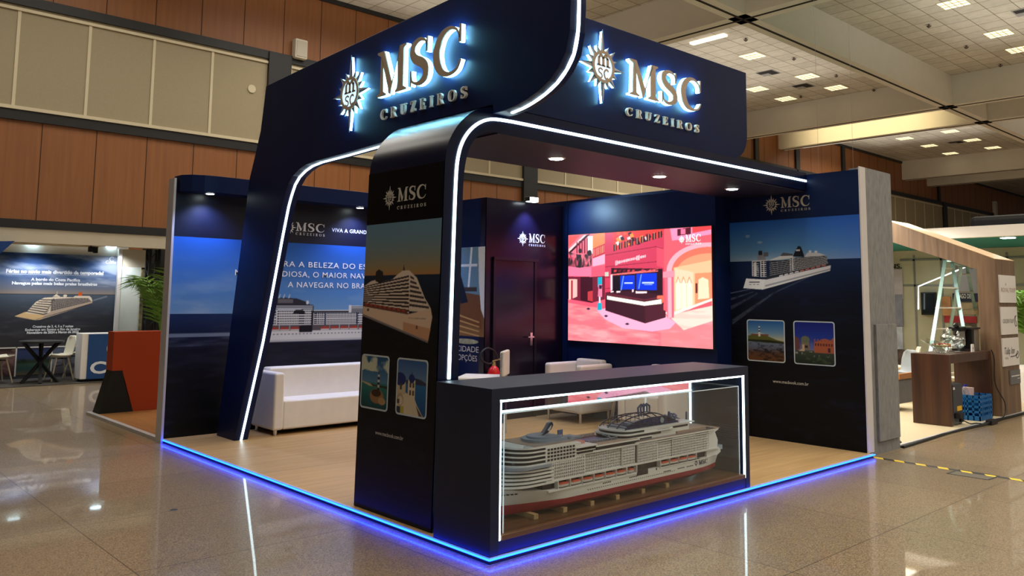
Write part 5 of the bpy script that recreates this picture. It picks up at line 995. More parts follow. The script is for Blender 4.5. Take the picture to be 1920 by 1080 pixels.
polys_on(mb, [rect(.04, .11, .40, .125), rect(.3, .07, .4, .08)], pp, .001, .002).build('plate_lines', SIGNW, t)
# desk
t = thing('walnut_desk', 'dark walnut open desk with glassware and coffee machine on it', 'desk', (8.9, .45, 0))
MB().box(8.08, 9.66, .20, .68, .87, .915).build('desk_top', WALND, t); MB().box(8.08, 8.14, .20, .68, 0, .87).build('side_panel', WALND, t); MB().box(9.60, 9.66, .20, .68, 0, .87).build('side_panel', WALND, t); MB().box(8.14, 9.60, .205, .25, .80, .87).build('apron', WALND, t)
# glass bowl of sweets
t = thing('glass_bowl', 'flared clear glass bowl with wavy rim holding wrapped sweets on the desk', 'bowl', (8.46, .42, .915)); rings = []
for r, z_ in ((.06, .0), (.07, .012), (.10, .05), (.15, .10), (.23, .145), (.235, .15), (.15, .11), (.09, .055), (.02, .02)):
    rings.append([(8.46+r*(1+.16*(r/.23)*math.cos(6*a))*math.cos(a), .42+r*(1+.16*(r/.23)*math.cos(6*a))*math.sin(a), .916+z_+.03*(r/.23)**3*math.cos(6*a)) for a in [2*PI*k/48 for k in range(48)]])
MB().loft(rings).build('bowl', GLASS, t, smooth=True)
rs = random.Random(4); SWC = [M('sweet_gold', (206, 160, 66), .4, noise=.1), M('sweet_red', (170, 60, 40), .4, noise=.1), M('sweet_cream', (222, 206, 170), .4, noise=.05), M('sweet_green', (120, 140, 70), .4, noise=.1)]
for k in range(18):
    a = rs.random()*6.28; r = .11*rs.random()**.5; x, y, z_ = 8.46+r*math.cos(a), .42+r*math.sin(a), 1.0+.035*rs.random(); mb = MB(); q = rs.random()*3; ux, uy = math.cos(q), math.sin(q)
    mb.tube([(x-.035*ux, y-.035*uy, z_), (x-.018*ux, y-.018*uy, z_), (x-.01*ux, y-.01*uy, z_), (x+.01*ux, y+.01*uy, z_), (x+.018*ux, y+.018*uy, z_), (x+.035*ux, y+.035*uy, z_)], [.013, .003, .012, .012, .003, .013], 8)
    tag(mb.build('wrapped_sweet', SWC[k % 4]), ['gold', 'red', 'cream', 'green'][k % 4]+' wrapped sweet in the glass bowl on the desk', 'sweet', 'sweets in the glass bowl, '+['gold', 'red', 'cream', 'green'][k % 4])
for x, y, s_, lab in ((8.81, .33, 1., 'footed glass jar with pointed lid, nearer the front edge of the desk'), (8.93, .50, 1.12, 'taller footed glass jar with pointed lid, nearer the coffee machine')):
    t = thing('glass_jar', lab, 'jar', (x, y, .915), 'lidded glass jars on the desk')
    MB().lathe([(r*s_, z_*s_) for r, z_ in ((.001, 0), (.055, .0), (.055, .008), (.015, .02), (.014, .045), (.06, .07), (.09, .12), (.088, .165), (.084, .165), (.086, .12), (.055, .075), (.001, .06))], (x, y, .916), 28).build('jar_body', GLASS, t, smooth=True)
    MB().lathe([(r*s_, z_*s_) for r, z_ in ((.092, .168), (.088, .185), (.05, .215), (.016, .225), (.012, .235), (.026, .255), (.012, .285), (.001, .295))], (x, y, .916), 28).build('jar_lid', GLASS, t, smooth=True)
t = thing('coffee_machine', 'black and steel capsule coffee machine at the desk end', 'coffee machine', (9.38, .45, .915)); BLK = M('black_plastic', (22, 22, 24), .35, noise=.05); STEEL = M('brushed_steel', (176, 172, 164), .35, .8, noise=.05)
MB().box(9.42, 9.60, .32, .58, .915, 1.22).build('tank', STEEL, t, bevel=.006); MB().box(9.22, 9.60, .30, .60, 1.22, 1.245).build('lid_plate', BLK, t); MB().box(9.16, 9.42, .36, .54, .915, .945).build('drip_tray', BLK, t); MB().box(9.36, 9.42, .34, .56, .945, 1.22).build('column', BLK, t)
MB().cyl((9.28, .45, .99), (9.28, .45, 1.2), .05, n=18).build('milk_jug', STEEL, t); MB().box(9.10, 9.30, .38, .52, 1.19, 1.26).build('brew_head', BLK, t, bevel=.02); MB().tube([(9.12, .45, 1.25), (9.08, .45, 1.28), (9.05, .45, 1.27)], [.03, .035, .02], 10).build('lever', BLK, t)
t = MB().prism([(9.10, .916), (9.2, .916), (9.19, 1.02), (9.11, 1.02)], 'XZ', .26, .275).build('tent_card', SIGNW); tag(t, 'small white card with a brown mark in front of the coffee machine', 'card')
polys_on(MB(), disc(.016, 12), Plane((9.15, .259, .965), (1, 0, 0)), 0, .001).build('card_mark', TXTBR, t)
# fridge, crate, bottles, cables
t = thing('mini_fridge', 'small dark fridge with a yellow energy label under the desk', 'fridge', (8.42, .38, 0))
MB().box(8.17, 8.52, .22, .58, .0, .53).build('body', M('fridge_grey', (72, 74, 80), .45, noise=.05), t, bevel=.01); MB().box(8.18, 8.51, .205, .22, .17, .52).build('back_panel', M('fridge_dark', (62, 64, 70), .5, noise=.05), t)
MB().box(8.30, 8.46, .200, .205, .18, .24).build('energy_label', M('label_yellow', (226, 176, 40), .5, noise=.1), t); MB().cyl((8.28, .20, .09), (8.28, .20, .15), .05, n=16).box(8.40, 8.5, .19, .215, .03, .14).build('compressor', BLK, t); MB().box(8.19, 8.24, .200, .205, .46, .49).build('badge', SIGNW, t)
CR = M('crate_blue', (28, 106, 172), .45, noise=.05); t = thing('blue_crate', 'blue slatted plastic crate with bottles under the desk', 'crate', (9.2, .33, 0)); x0, x1, y0, y1 = 8.93, 9.42, .135, .52
c = MB().box(x0, x1, y0, y1, .0, .03)
for z_ in (.03, .10, .17, .24, .30): c.box(x0, x1, y0, y0+.015, z_, z_+.03).box(x0, x1, y1-.015, y1, z_, z_+.03).box(x0, x0+.015, y0, y1, z_, z_+.03).box(x1-.015, x1, y0, y1, z_, z_+.03)
for k in range(7):
    x = x0+(x1-x0-.015)*k/6; c.box(x, x+.015, y0, y0+.015, 0, .33).box(x, x+.015, y1-.015, y1, 0, .33)
for k in range(6):
    y = y0+(y1-y0-.015)*k/5; c.box(x0, x0+.015, y, y+.015, 0, .33).box(x1-.015, x1, y, y+.015, 0, .33)
for k in range(1, 4): c.box(x0, x1, y0+(y1-y0)*k/4-.004, y0+(y1-y0)*k/4+.004, .05, .30).box(x0+(x1-x0)*k/4-.004, x0+(x1-x0)*k/4+.004, y0, y1, .05, .30)
c.build('crate_lattice', CR, t)
for x, y, lab in ((9.06, .40, 'clear water bottle with a blue cap standing in the blue crate, left'), (9.24, .41, 'clear water bottle with a blue cap standing in the blue crate, right')):
    t = thing('water_bottle', lab, 'bottle', (x, y, .03), 'water bottles in the blue crate'); MB().lathe([(.001, 0), (.045, 0), (.048, .02), (.048, .27), (.04, .32), (.016, .37), (.016, .39), (.001, .39)], (x, y, .032), 18).build('bottle', GLASS, t, smooth=True); MB().cyl((x, y, .422), (x, y, .45), .018, n=14).build('cap', M('cap_blue', (30, 60, 190), .4, noise=.03), t)
t = tag(MB().box(9.32, 9.41, .36, .50, .03, .40).build('paper_carton', M('carton_pink', (226, 196, 190), .6, noise=.05)), 'pale pink paper carton in the blue crate corner', 'carton')
CAB = M('cable_black', (20, 19, 20), .5, noise=.05)
tag(MB().tube(smooth_curve([(6.15, .03, -.018), (6.8, .05, -.016), (7.6, .08, -.016), (8.3, .06, -.016), (8.7, .03, -.014), (8.92, -.0, .01), (9.1, .02, -.01), (9.5, .06, -.012), (10.0, .05, -.016), (11.2, .04, -.018)], 5), .017, 8).build('power_cable', CAB), 'thick black cable along the edge of the pale stand floor', 'cable')
tag(MB().tube(smooth_curve([(9.64, .185, .93), (9.66, .16, .80), (9.63, .15, .45), (9.69, .06, .2), (9.6, .05, .02), (9.25, .04, .012)], 5), .007, 6).build('appliance_cord', CAB), 'thin black cord hanging from the desk end down to the adapter', 'cord')
tag(MB().tube(smooth_curve([(8.45, .19, .05), (8.5, .12, .01), (8.62, .09, .008), (8.72, .06, -.004)], 5), .008, 6).build('fridge_cord', CAB), 'short black cord from the fridge to the floor cable', 'cord')
tag(MB().box(8.85, 9.08, -.03, .05, ZF, .035).build('power_adapter', CAB, bevel=.008), 'black power adapter block on the floor in front of the crate', 'adapter')
t = thing('round_base', 'flat round black base plate on the pale floor behind the grey partition', 'base', (6.33, .24, -.004)); MB().lathe([(.001, 0), (.21, 0), (.2, .012), (.04, .018), (.001, .018)], (6.30, .33, -.004), 32).build('plate', CAB, t); MB().box(6.17, 6.45, .02, .09, ZF, -.012).build('foot_bar', CAB, t)
# step ladder
LAD = M('ladder_alu', (168, 196, 192), .35, .5, noise=.04); STEP = M('ladder_step', (214, 200, 180), .5, noise=.04)
def hz(px, py, z_): return hit(px, py, 2, z_)
def at_d(px, py, y): q = hit(px, py, 1, y); return Vector(q)
YL = 1.75
TL, TR = at_d(1772, 489, YL), at_d(1784, 490, YL)
def leg_to(px, py, y): return at_d(px, py, y)
t = thing('step_ladder', 'tall double-sided aluminium step ladder standing behind the walnut desk', 'ladder', (at_d(1790, 720, YL)[0], YL, -.004))
def ext(a, b_, z_=0.0): a, b_ = Vector(a), Vector(b_); k = (a.z-z_)/(a.z-b_.z); return a+(b_-a)*k
A0, A1 = ext(TL, at_d(1748, 640, YL-.35)), ext(TR, at_d(1806, 615, YL-.35)); T2, T3 = at_d(1802, 500, YL+.05), at_d(1813, 500, YL+.05); B0, B1 = ext(T2, at_d(1778, 635, YL+.5)), ext(T3, at_d(1834, 610, YL+.5))
for a, b_ in ((TL, A0), (TR, A1), (T2, B0), (T3, B1)): MB().bar(a, b_, .055, .03).build('rail', LAD, t)
for (p0, q0, p1, q1) in ((TL, A0, TR, A1), (T2, B0, T3, B1)):
    for k in range(7):
        f = .06+k*.15; a = p0+(q0-p0)*f; b_ = p1+(q1-p1)*f; MB().bar(a, b_, .075, .022).build('step', STEP, t)
MB().bar((TL+TR)/2, (T2+T3)/2, .10, .03).build('top_cap', LAD, t)
# shell chairs
def shell(mb, W=.23, D=.22, sh=.43, bh=.82):
    P = [(-.22, sh+.012), (-.19, sh+.008), (-.08, sh-.008), (.06, sh-.012), (.15, sh+.0), (.195, sh+.05), (.215, sh+.14), (.235, sh+.25), (.25, bh-.04), (.258, bh)]; wd = [.17, .2, .225, .23, .225, .21, .215, .215, .18, .12]; rs_ = []
    for (x, z_), w_ in zip(P, wd):
        rs_.append([(x-.05*(abs(v)**2.2)*(1 if x > .1 else 0), v*w_, z_+(.045*abs(v)**2.5 if x < .17 else 0)) for v in [i/5-1 for i in range(11)]])
    n = 11; vs = [p for r in rs_ for p in r]; fs = [(k*n+i, k*n+i+1, (k+1)*n+i+1, (k+1)*n+i) for k in range(len(rs_)-1) for i in range(n-1)]
    return mb.add(vs, fs)
def shell_chair(label, loc, rz, mat, legmat, group):
    t = thing('shell_chair', label, 'chair', (0, 0, 0), group); s_ = shell(MB()).build('shell_seat', mat, t, smooth=True); so = s_.modifiers.new('thick', 'SOLIDIFY'); so.thickness = .012
    for sx in (-1, 1):
        for sy in (-1, 1): MB().tube([(sx*.10+.0, sy*.12, .425), (sx*.19, sy*.20, 0)], [.017, .012], 8).build('leg', legmat, t)
    MB().bar((-.1, -.12, .40), (.1, .12, .40), .014, .014).bar((.1, -.12, .40), (-.1, .12, .40), .014, .014).bar((-.13, -.155, .27), (.13, .155, .27), .008, .008).build('brace', BLACK, t)
    t.location = loc; t.rotation_euler = (0, 0, rz); return t
SHW = M('shell_white', (238, 230, 206), .4, noise=.02); SHG = M('shell_grey', (150, 156, 160), .4, noise=.03); LEGW = M('leg_pale_wood', (188, 176, 150), .5, noise=.06); LEGO = M('leg_oak', (170, 112, 62), .5, noise=.08)
q = hz(1690, 752, -.004); g1 = shell_chair('grey shell chair beside the dark walnut desk, wooden legs', (q[0], q[1], -.004), -.6, SHG, LEGO, 'shell chairs of the wooden stand')
q = hz(1722, 745, -.004); g2 = dup(g1, (q[0]+.4, q[1]+.35, -.004), -1.1, 'cream shell chair half hidden behind the grey one'); 
for c in kids(g2):
    if c.name.startswith('shell_seat'):
        c.data = c.data.copy(); c.data.materials[0] = SHW
q = hz(1797, 768, -.004); shell_chair('white shell chair seen through the opening under the desk', (q[0], q[1], -.004), 2.2, SHW, LEGW, 'shell chairs of the wooden stand')
q = hz(1682, 765, -.004); t = thing('upholstered_bench', 'grey upholstered bench with a wooden rail at the edge of the grey partition', 'bench', (q[0], q[1], -.004)); x, y = q[0]-.15, q[1]
MB().box(x-.25, x+.25, y-.2, y+.2, .1, .46).build('seat', M('bench_grey', (110, 108, 110), .8, noise=.08, bump=.1, bscale=150), t, bevel=.02); MB().box(x-.25, x+.45, y-.22, y-.18, .46, .54).build('rail', LEGO, t)
# back walls of that stand
PALE = M('stand_back_pale', (206, 200, 186), .7, noise=.05, nscale=4); TEAL = M('teal_soffit', (10, 132, 124), .5, noise=.05)
t = thing('stand_back_wall', 'pale panelled back wall of the wooden stand with posters', 'wall panel', (15.1, 2.3, 0)); XB2 = 15.0
MB().box(XB2, XB2+.1, .3, 4.6, 0, 2.705).build('panel', M('stand_panel_beige', (186, 180, 152), .7, noise=.08, nscale=3), t)
g = MB()
for y in (.9, 1.5, 2.15, 2.45, 2.75, 3.3): g.box(XB2-.015, XB2, y-.02, y+.02, 0, 2.6)
for z_ in (1.95, 2.5): g.box(XB2-.015, XB2, .4, 3.6, z_-.02, z_+.02)
g.build('panel_frame', M('frame_grey', (132, 134, 130), .5, .3, noise=.04), t)
def on_x(x0, y0, x1, y1, xx=14.98):
    a, b_ = hit(x0, y0, 0, xx), hit(x1, y1, 0, xx); return a[1], b_[1], b_[2], a[2]
def poster(name, px, mat, dx=.0): a, b_, z0, z1 = on_x(*px, xx=14.975-dx); return MB().box(14.965-dx, 14.98-dx, b_, a, z0, z1).build(name, mat, t)
poster('poster_sky', (1668, 505, 1694, 560), M('poster_lilac', (186, 178, 184), .6, noise=.1, nscale=4)); poster('poster_mountain', (1668, 552, 1694, 612), M('poster_slate', (128, 128, 142), .6, noise=.25, nscale=4), .01); poster('poster_shore', (1668, 612, 1694, 655), M('poster_pale', (176, 180, 190), .6, noise=.3, nscale=5)); poster('poster_people', (1668, 655, 1700, 705), M('poster_dark', (84, 66, 60), .6, noise=.6, nscale=8))
pb = poster('poster_grey', (1786, 505, 1834, 560), M('poster_grey_wall', (170, 166, 172), .6, noise=.1, nscale=3)); pc = poster('poster_band', (1786, 550, 1834, 566), M('poster_navy_band', (34, 36, 62), .5, noise=.05), .015); a, b_, z0, z1 = on_x(1788, 552, 1832, 565)
sans(MB(), 'SAGO DE VILA', Plane((14.945, a, z0), (0, -1, 0)), .2, .06, .09, .8*(a-b_)-.15, bold=.02).build('band_lettering', SIGNW, pc) if False else sans(MB(), 'AGO DE V', Plane((14.945, a, z0), (0, -1, 0)), .12, .06, .09, .62*(a-b_), bold=.02).build('band_lettering', SIGNW, pc)
poster('poster_orange', (1766, 556, 1784, 592), M('poster_orange', (196, 140, 92), .6, noise=.3, nscale=5)); poster('poster_sand', (1800, 568, 1834, 590), M('poster_sand', (184, 160, 126), .6, noise=.2, nscale=5)); poster('poster_red', (1770, 592, 1832, 606), M('poster_red', (176, 44, 50), .6, noise=.15, nscale=6)); poster('poster_brown', (1786, 606, 1832, 640), M('poster_brown', (96, 84, 70), .6, noise=.4, nscale=8))
sans(MB(), 'NS.', Plane((14.95, hit(1669, 500, 0, 14.95)[1], hit(1669, 503, 0, 14.95)[2]), (0, -1, 0)), 0, 0, .09, .25, bold=.03).build('poster_lettering', BLACK, t)
a, b_, z0, z1 = on_x(1727, 548, 1757, 591, 14.9); tv = thing('wall_television', 'dark television hung on the pale back wall left of the ladder', 'television', (14.9, (a+b_)/2, z0)); MB().box(14.86, 14.94, b_, a, z0, z1).build('casing', BLK, tv, bevel=.01); MB().box(14.855, 14.86, b_+.03, a-.03, z0+.04, z1-.03).build('screen', M('tv_glass', (24, 34, 38), .15, noise=.2, nscale=2), tv)
t = thing('teal_canopy', 'white fascia with a teal soffit over the wooden stand', 'canopy', (13.7, 1.5, 2.7))
MB().box(11.75, 11.9, -1.6, 3.2, 2.70, 2.89).build('white_fascia', M('fascia_white', (228, 222, 214), .6, noise=.02), t); MB().box(11.9, 18.5, -1.6, 4.4, 2.71, 2.74).build('teal_soffit', TEAL, t); MB().box(12.2, 13.7, -1.4, 1.25, 2.741, 3.10).build('dark_roof', BLACK, t, bevel=.08)
for i, (px, py) in enumerate(((1890, 446), (1885, 476))):
    p = hit(px, py, 2, 2.705); d = thing('teal_downlight', 'bright round downlight in the teal soffit, %s' % ('nearer the white fascia', 'farther back by the plants')[i], 'downlight', (p[0], p[1], 2.71), 'downlights in the teal soffit')
    MB().lathe([(.09, 0), (.13, -.006), (.13, 0)], (p[0], p[1], 2.71), 20).build('trim_ring', ALU, d); MB().lathe([(.001, -.014), (.11, -.012), (.11, -.002), (.001, -.002)], (p[0], p[1], 2.71), 20).build('lens', M('teal_lens', (255, 255, 255), .5, emit=(235, 255, 255), es=30.), d)
    lamp('teal_lamp', 'SPOT', (p[0], p[1], 2.66), 60, (.9, 1, 1), spot_size=2.2, spot_blend=.6, shadow_soft_size=.1)
lamp('stand_fill', 'AREA', (9, 2.4, 2.9), 210, (1, .93, .8), shape='RECTANGLE', size=5, size_y=2)  # unseen area fill brightening the stand interior, no fixture modelled
q = [hit(1722, 580, 0, 14.7), hit(1722, 537, 0, 14.7), hit(1812, 500, 0, 14.7)]
tag(MB().tube([tuple(v) for v in q], .011, 6).build('light_tube', M('tube_glow', (255, 255, 255), .5, emit=(245, 255, 250), es=5.)), 'thin bent white light line round the television and behind the ladder', 'light')
# palm by the hotel post
def palm(root_name, label, loc, fr, L, seed, ang0=0, spread=6.28, lift=1.0, out=.55):
    r_ = random.Random(seed); t = thing(root_name, label, 'plant', loc); PG = M('palm_green', (96, 132, 44), .5, noise=.3, nscale=6)
    for k in range(fr):
        a = ang0+spread*k/fr+r_.uniform(-.2, .2); l_ = L*r_.uniform(.75, 1.1); mb = MB(); pts = []
        for i in range(10):
            s_ = i/9; pts.append(Vector((loc[0]+math.cos(a)*l_*out*s_**1.3, loc[1]+math.sin(a)*l_*out*s_**1.3, loc[2]+.25+lift*l_*(1.0*s_-.45*s_**2.6))))
        mb.tube(pts, [.012*(1-.8*i/9) for i in range(10)], 5)
        for i in range(2, 10):
            p = pts[i]; d_ = (pts[i]-pts[i-1]).normalized(); sd = d_.cross(Vector((0, 0, 1))).normalized()
            for sg in (-1, 1):
                for o in (0, .5):
                    p0 = p-d_*o*l_/11; ll = l_*.32*(1-.45*abs(i/9-.45)); tip = p0+sd*sg*ll*.75+d_*ll*.55-Vector((0, 0, ll*.28)); w_ = d_*.016
                    mb.add([p0-w_, p0+w_, (p0+tip)/2+w_*.9+Vector((0, 0, .02)), tip, (p0+tip)/2-w_*.9+Vector((0, 0, .02))], [(0, 1, 2, 3, 4)])
        mb.build('frond', PG, t)
    return t
q = hit(1938, 600, 0, 12.0); palm('potted_palm', 'green palm behind the hotel sign post at the right frame edge', (12.0, q[1]+.05, .6), 10, 1.5, 5, out=.22, lift=1.05)
tag(MB().lathe([(.001, 0), (.2, 0), (.26, .5), (.25, .6), (.001, .6)], (12.0, q[1]+.05, -.02), 20).build('plant_pot', SIGNW), 'white pot under the palm behind the hotel sign post', 'pot')
# tape and hatch on the hall floor
t = thing('hazard_tape', 'yellow and black striped tape stuck along the floor from the booth corner', 'tape', (5.4, -.7, ZF)); TB = M('tape_black', (26, 25, 24), .45, noise=.05); TY = M('tape_yellow', (232, 198, 40), .45, noise=.06)
a = Vector(hit(1634, 857, 2, ZF)); b_ = Vector(hit(1960, 908, 2, ZF)); d_ = (b_-a).normalized(); n_ = Vector((-d_.y, d_.x, 0)); Ln = (b_-a).length; hw = .04; up = Vector((0, 0, .0015))
mb = MB(); mb.face(*[a+n_*hw+up*.6, a-n_*hw+up*.6, b_-n_*hw+up*.6, b_+n_*hw+up*.6]); mb.build('black_tape', TB, t); mb = MB(); k = 0
while k*.215 < Ln-.1:
    s_ = k*.215; mb.face(a+d_*(s_)+n_*hw+up, a+d_*(s_+.10)+n_*hw+up, a+d_*(s_+.15)-n_*hw+up, a+d_*(s_+.05)-n_*hw+up); k += 1
mb.build('yellow_stripes', TY, t)
q = [hit(px, py, 2, ZF) for px, py in ((1776, 888), (1853, 900), (1873, 893), (1798, 881))]; t = thing('floor_hatch', 'square metal floor hatch under the striped tape', 'hatch', tuple(np.mean(q, 0))); mb = MB()
for i in range(4): mb.bar(Vector(q[i])+Vector((0, 0, .001)), Vector(q[(i+1) % 4])+Vector((0, 0, .001)), .02, .0025)
mb.build('hatch_frame', TB, t); MB().face(*[Vector(v)+Vector((0, 0, .0008)) for v in q]).build('hatch_lid', M('hatch_lid', (120, 112, 98), .35, .4, noise=.1), t)
tag(MB().lathe([(.001, 0), (.03, .0), (.02, .004), (.001, .004)], tuple(hit(326, 956, 2, ZF)), 8).build('floor_scrap', TB), 'tiny dark scrap lying on the polished floor at left', 'scrap')
# ---------------------------------------------------------------- neighbour on the left: cruise stand, orange partition, plants
YN = 13.9
CARP = M('charcoal_carpet', (70, 66, 62), .95, noise=.1, bump=.4, bscale=300)
tag(MB().box(-8, 6, 12.45, YN-.001, ZF, ZF+.012).build('stand_carpet', CARP), 'dark grey carpet of the left stand along the hall wall', 'carpet')
t = thing('liner_wall', 'printed back wall of the left stand with a liner at dusk and white slogans', 'display wall', (1.0, YN, 0))
MB().box(-3.5, 2.2, YN+.05, YN+.12, 2.33, 2.60).build('upper_board', M('upper_board_grey', (196, 190, 176), .7, noise=.02), t); MB().box(-3.5, 2.16, YN, YN+.12, ZF+.012, 2.33).build('panel', M('liner_wall_grey', (60, 62, 68), .6, noise=.05), t)
x0 = hit(-14, 560, 1, YN)[0]; x1 = hit(217, 560, 1, YN)[0]; PC_ = Plane((x0, YN-.001, .575), (1, 0, 0)); Wc = x1-x0
pic_evening_liner(2.28, 1.78).mesh('liner_print', Plane(PC_.at(0, 0), PC_.r*1.0, PC_.u), t, PRINT, d=.001, gain=1.0)
PCf = Plane(PC_.at(0, 0, .004), PC_.r, PC_.u); fx = lambda px, py: (hit(px, py, 1, YN)[0]-x0, hit(px, py, 1, YN)[2]-.575)
WHT = PRINTWHITE; tx = MB()
for s_, pa, pb_, h_, bo in (('Férias no navio mais divertido da temporada!', (11, 511), (194, 514), .066, .05), ('A bordo do Costa Pacifica', (58, 526), (150, 528), .054, .03), ('Navegue pelas mais belas praias brasileiras', (22, 533), (182, 536), .054, .05), ('Cruzeiros de 3, 4, 5 e 7 noites', (61, 614.5), (137, 614.5), .044, .03), ('Embarque em Santos e Rio de Janeiro', (47, 620.5), (150, 620.5), .044, .03), ('Novembro de 2024 a Março de 2025', (50, 626), (147, 626), .044, .05)):
    a, b_ = fx(*pa), fx(*pb_); sans(tx, s_, PCf, a[0], a[1], h_, b_[0]-a[0], d=.001, bold=bo)
a, b_ = fx(11, 513), fx(194, 516.5); polys_on(tx, [[(a[0], a[1]-.006), (b_[0], a[1]-.006), (b_[0], a[1]-.001), (a[0], a[1]-.001)]], PCf, 0, .002)
a = fx(198, 494); b_ = fx(219, 496); sans(tx, 'Costa', PCf, a[0], a[1], .06, .20, d=.001, bold=.02); c_ = fx(209.5, 486); polys_on(tx, stroke([(.035, .03), (0, .045), (-.035, .02), (-.035, -.02), (0, -.045), (.035, -.03)], [.014]*6), PCf, 0, .002, ox=c_[0], oy=c_[1])
tx.build('printed_slogans', WHT, t)
lo = MB()
xl = [hit(px, 680, 1, YN)[0] for px in (-40, 29, 96, 165)]
for i, (col, nm) in enumerate((((120, 84, 84), 'bar_print'), ((60, 74, 110), 'bay_print'), ((96, 96, 104), 'beach_print'))):
    p = Pic(xl[i+1]-xl[i]-.02, .50, 60, 50); X, Y = p.X/p.w, p.Y/p.h; n = vnoise(X, Y, 5, 7, 11+i)
    if i == 0: p.grad([(0, (70, 46, 44)), (.3, (130, 96, 96)), (.5, (60, 48, 46))]); p.mix(np.clip((n-.5)*4, 0, .7), (150, 120, 120)); p.rect(0, .36, p.w, .40, (214, 196, 180), .8)
    elif i == 1: p.grad([(0, (110, 96, 76)), (.12, (52, 84, 84)), (.2, (70, 96, 84)), (.24, (56, 66, 46)), (.31, (60, 74, 110)), (.5, (54, 62, 106))]); p.mix(np.clip((n-.5)*3, 0, .6)*(Y < .6)*(Y > .4), (40, 52, 36))
    else: p.grad([(0, (96, 88, 92)), (.5, (96, 110, 140))]); p.mix(np.clip((n-.5)*4, 0, .7), (150, 150, 156))
    p.mesh(nm, Plane((xl[i]+.01, YN-.002, .05), (1, 0, 0)), t, PRINT, d=.001)
fr = MB()
for x in xl: fr.box(x-.012, x+.012, YN-.012, YN-.002, .03, .575)
fr.box(-1, 1.6, YN-.012, YN-.002, .555, .575); fr.build('white_frame', SIGNW, t)
# fascia and soffit of that stand
t = thing('stand_fascia', 'long cream fascia over the left stand below the brown wall', 'fascia', (0, 13, 2.52)); CRM = M('fascia_cream', (206, 196, 176), .7, noise=.03, nscale=3)
MB().box(-8, 7, 12.7, 12.85, 2.49, 2.74).build('fascia_board', CRM, t); MB().box(-8, 7, 12.85, 13.88, 2.56, 2.60).build('soffit', CRM, t); MB().box(-8, 7, 12.68, 12.86, 2.74, 2.76).build('top_edge', DARKTRIM, t); MB().box(-.2, 1.5, 13.45, 13.75, 2.50, 2.56).build('soffit_recess', M('soffit_warm', (232, 214, 170), .7, noise=.02), t)
for i, (px, py) in enumerate(((62, 455), (208, 462), (300, 470))):
    p = hit(px, py, 2, 2.555); d = thing('stand_downlight', 'bright downlight under the cream fascia, %s' % ('above the left part of the liner wall', 'above the right end of the liner wall', 'beside the black truss')[i], 'downlight', (p[0], p[1], 2.56), 'downlights of the left stand')
    MB().lathe([(.10, .0), (.12, -.008), (.12, 0)], (p[0], p[1], 2.56), 20).build('trim_ring', ALU, d); MB().lathe([(.001, -.02), (.10, -.018), (.10, -.002), (.001, -.002)], (p[0], p[1], 2.56), 20).build('lens', M('stand_lens', (255, 255, 255), .5, emit=(200, 235, 255), es=16.), d)
    lamp('stand_spot', 'SPOT', (p[0], p[1]-.45, 2.48), 85 if i == 0 else 45, (.9, .95, 1), spot_size=2.4, spot_blend=.6, shadow_soft_size=.08)
p = hit(170, 470, 1, 13.4); t = thing('clip_spotlight', 'small black clip spotlight at the top of the liner wall', 'spotlight', (p[0], 13.4, 2.42)); MB().box(p[0]-.04, p[0]+.04, 13.36, 13.44, 2.40, 2.5).build('housing', BLACK, t); MB().box(p[0]+.05, p[0]+.12, 13.36, 13.44, 2.38, 2.5).build('clamp', BLACK, t); MB().tube([(p[0], 13.4, 2.5), (p[0], 13.4, 2.56)], .015, 6).build('stem', BLACK, t)
a, b_, c_, = hit(-12, 455, 1, 12.62), hit(27, 452, 1, 12.62), hit(-12, 485, 1, 12.62); tag(MB().prism([(a[0]-.3, a[2]), (b_[0], b_[2]), (c_[0], c_[2]), (c_[0]-.3, c_[2]-.1)], 'XZ', 12.58, 12.64).build('blue_pennant', M('pennant_blue', (16, 62, 130), .5, noise=.04)), 'blue slanted hanging panel at the top left frame edge', 'panel')
# white post and printed lightbox by the black truss
p = hit(216, 600, 1, YN-.1); t = thing('white_pillar_panel', 'white framed panel post right of the liner wall', 'panel', (p[0]+.2, YN-.1, 0)); q = hit(262, 560, 1, YN-.1)
MB().box(p[0]-.01, p[0]+.06, YN-.12, YN-.04, ZF+.012, 2.5).build('post', SIGNW, t); MB().box(p[0]+.06, q[0], YN-.09, YN-.04, ZF+.012, 2.14).build('panel', M('panel_mint', (232, 242, 236), .5, noise=.02), t); MB().box(p[0]+.06, q[0]+.1, YN-.088, YN-.04, 2.14, 2.5).build('upper_board', CRM, t)
MB().box(q[0], q[0]+.10, YN-.13, YN-.04, ZF+.012, 2.1).build('leafy_edge', M('leafy_strip', (120, 110, 80), .6, noise=.9, nscale=9), t)
p = hit(283, 560, 1, 13.2); t = thing('truss_column', 'black truss column behind the orange partition', 'truss', (p[0], 13.2, ZF)); 
for dx in (-.09, .09):
    for dy in (-.09, .09): MB().tube([(p[0]+dx, 13.2+dy, ZF+.012), (p[0]+dx, 13.2+dy, 2.49)], .03, 8).build('chord', BLACK, t)
mb = MB()
for k in range(12):
    z_ = .1+k*.2; mb.bar((p[0]-.09, 13.11, z_), (p[0]+.09, 13.11, z_+.2), .02, .02).bar((p[0]-.09, 13.29, z_+.2), (p[0]-.09, 13.11, z_), .02, .02)
mb.build('lacing', BLACK, t)
p = hit(307, 620, 1, 12.3); palm('tall_palm', 'tall green palm at the left end of the navy booth', (p[0]-.05, 12.3, .5), 12, 1.95, 9, lift=1.12, out=.3)
tag(MB().lathe([(.001, 0), (.19, 0), (.24, .62), (.23, .7), (.001, .7)], (p[0]-.05, 12.3, ZF), 20).build('plant_pot', SIGNW), 'white pot of the tall palm behind the orange partition', 'pot')
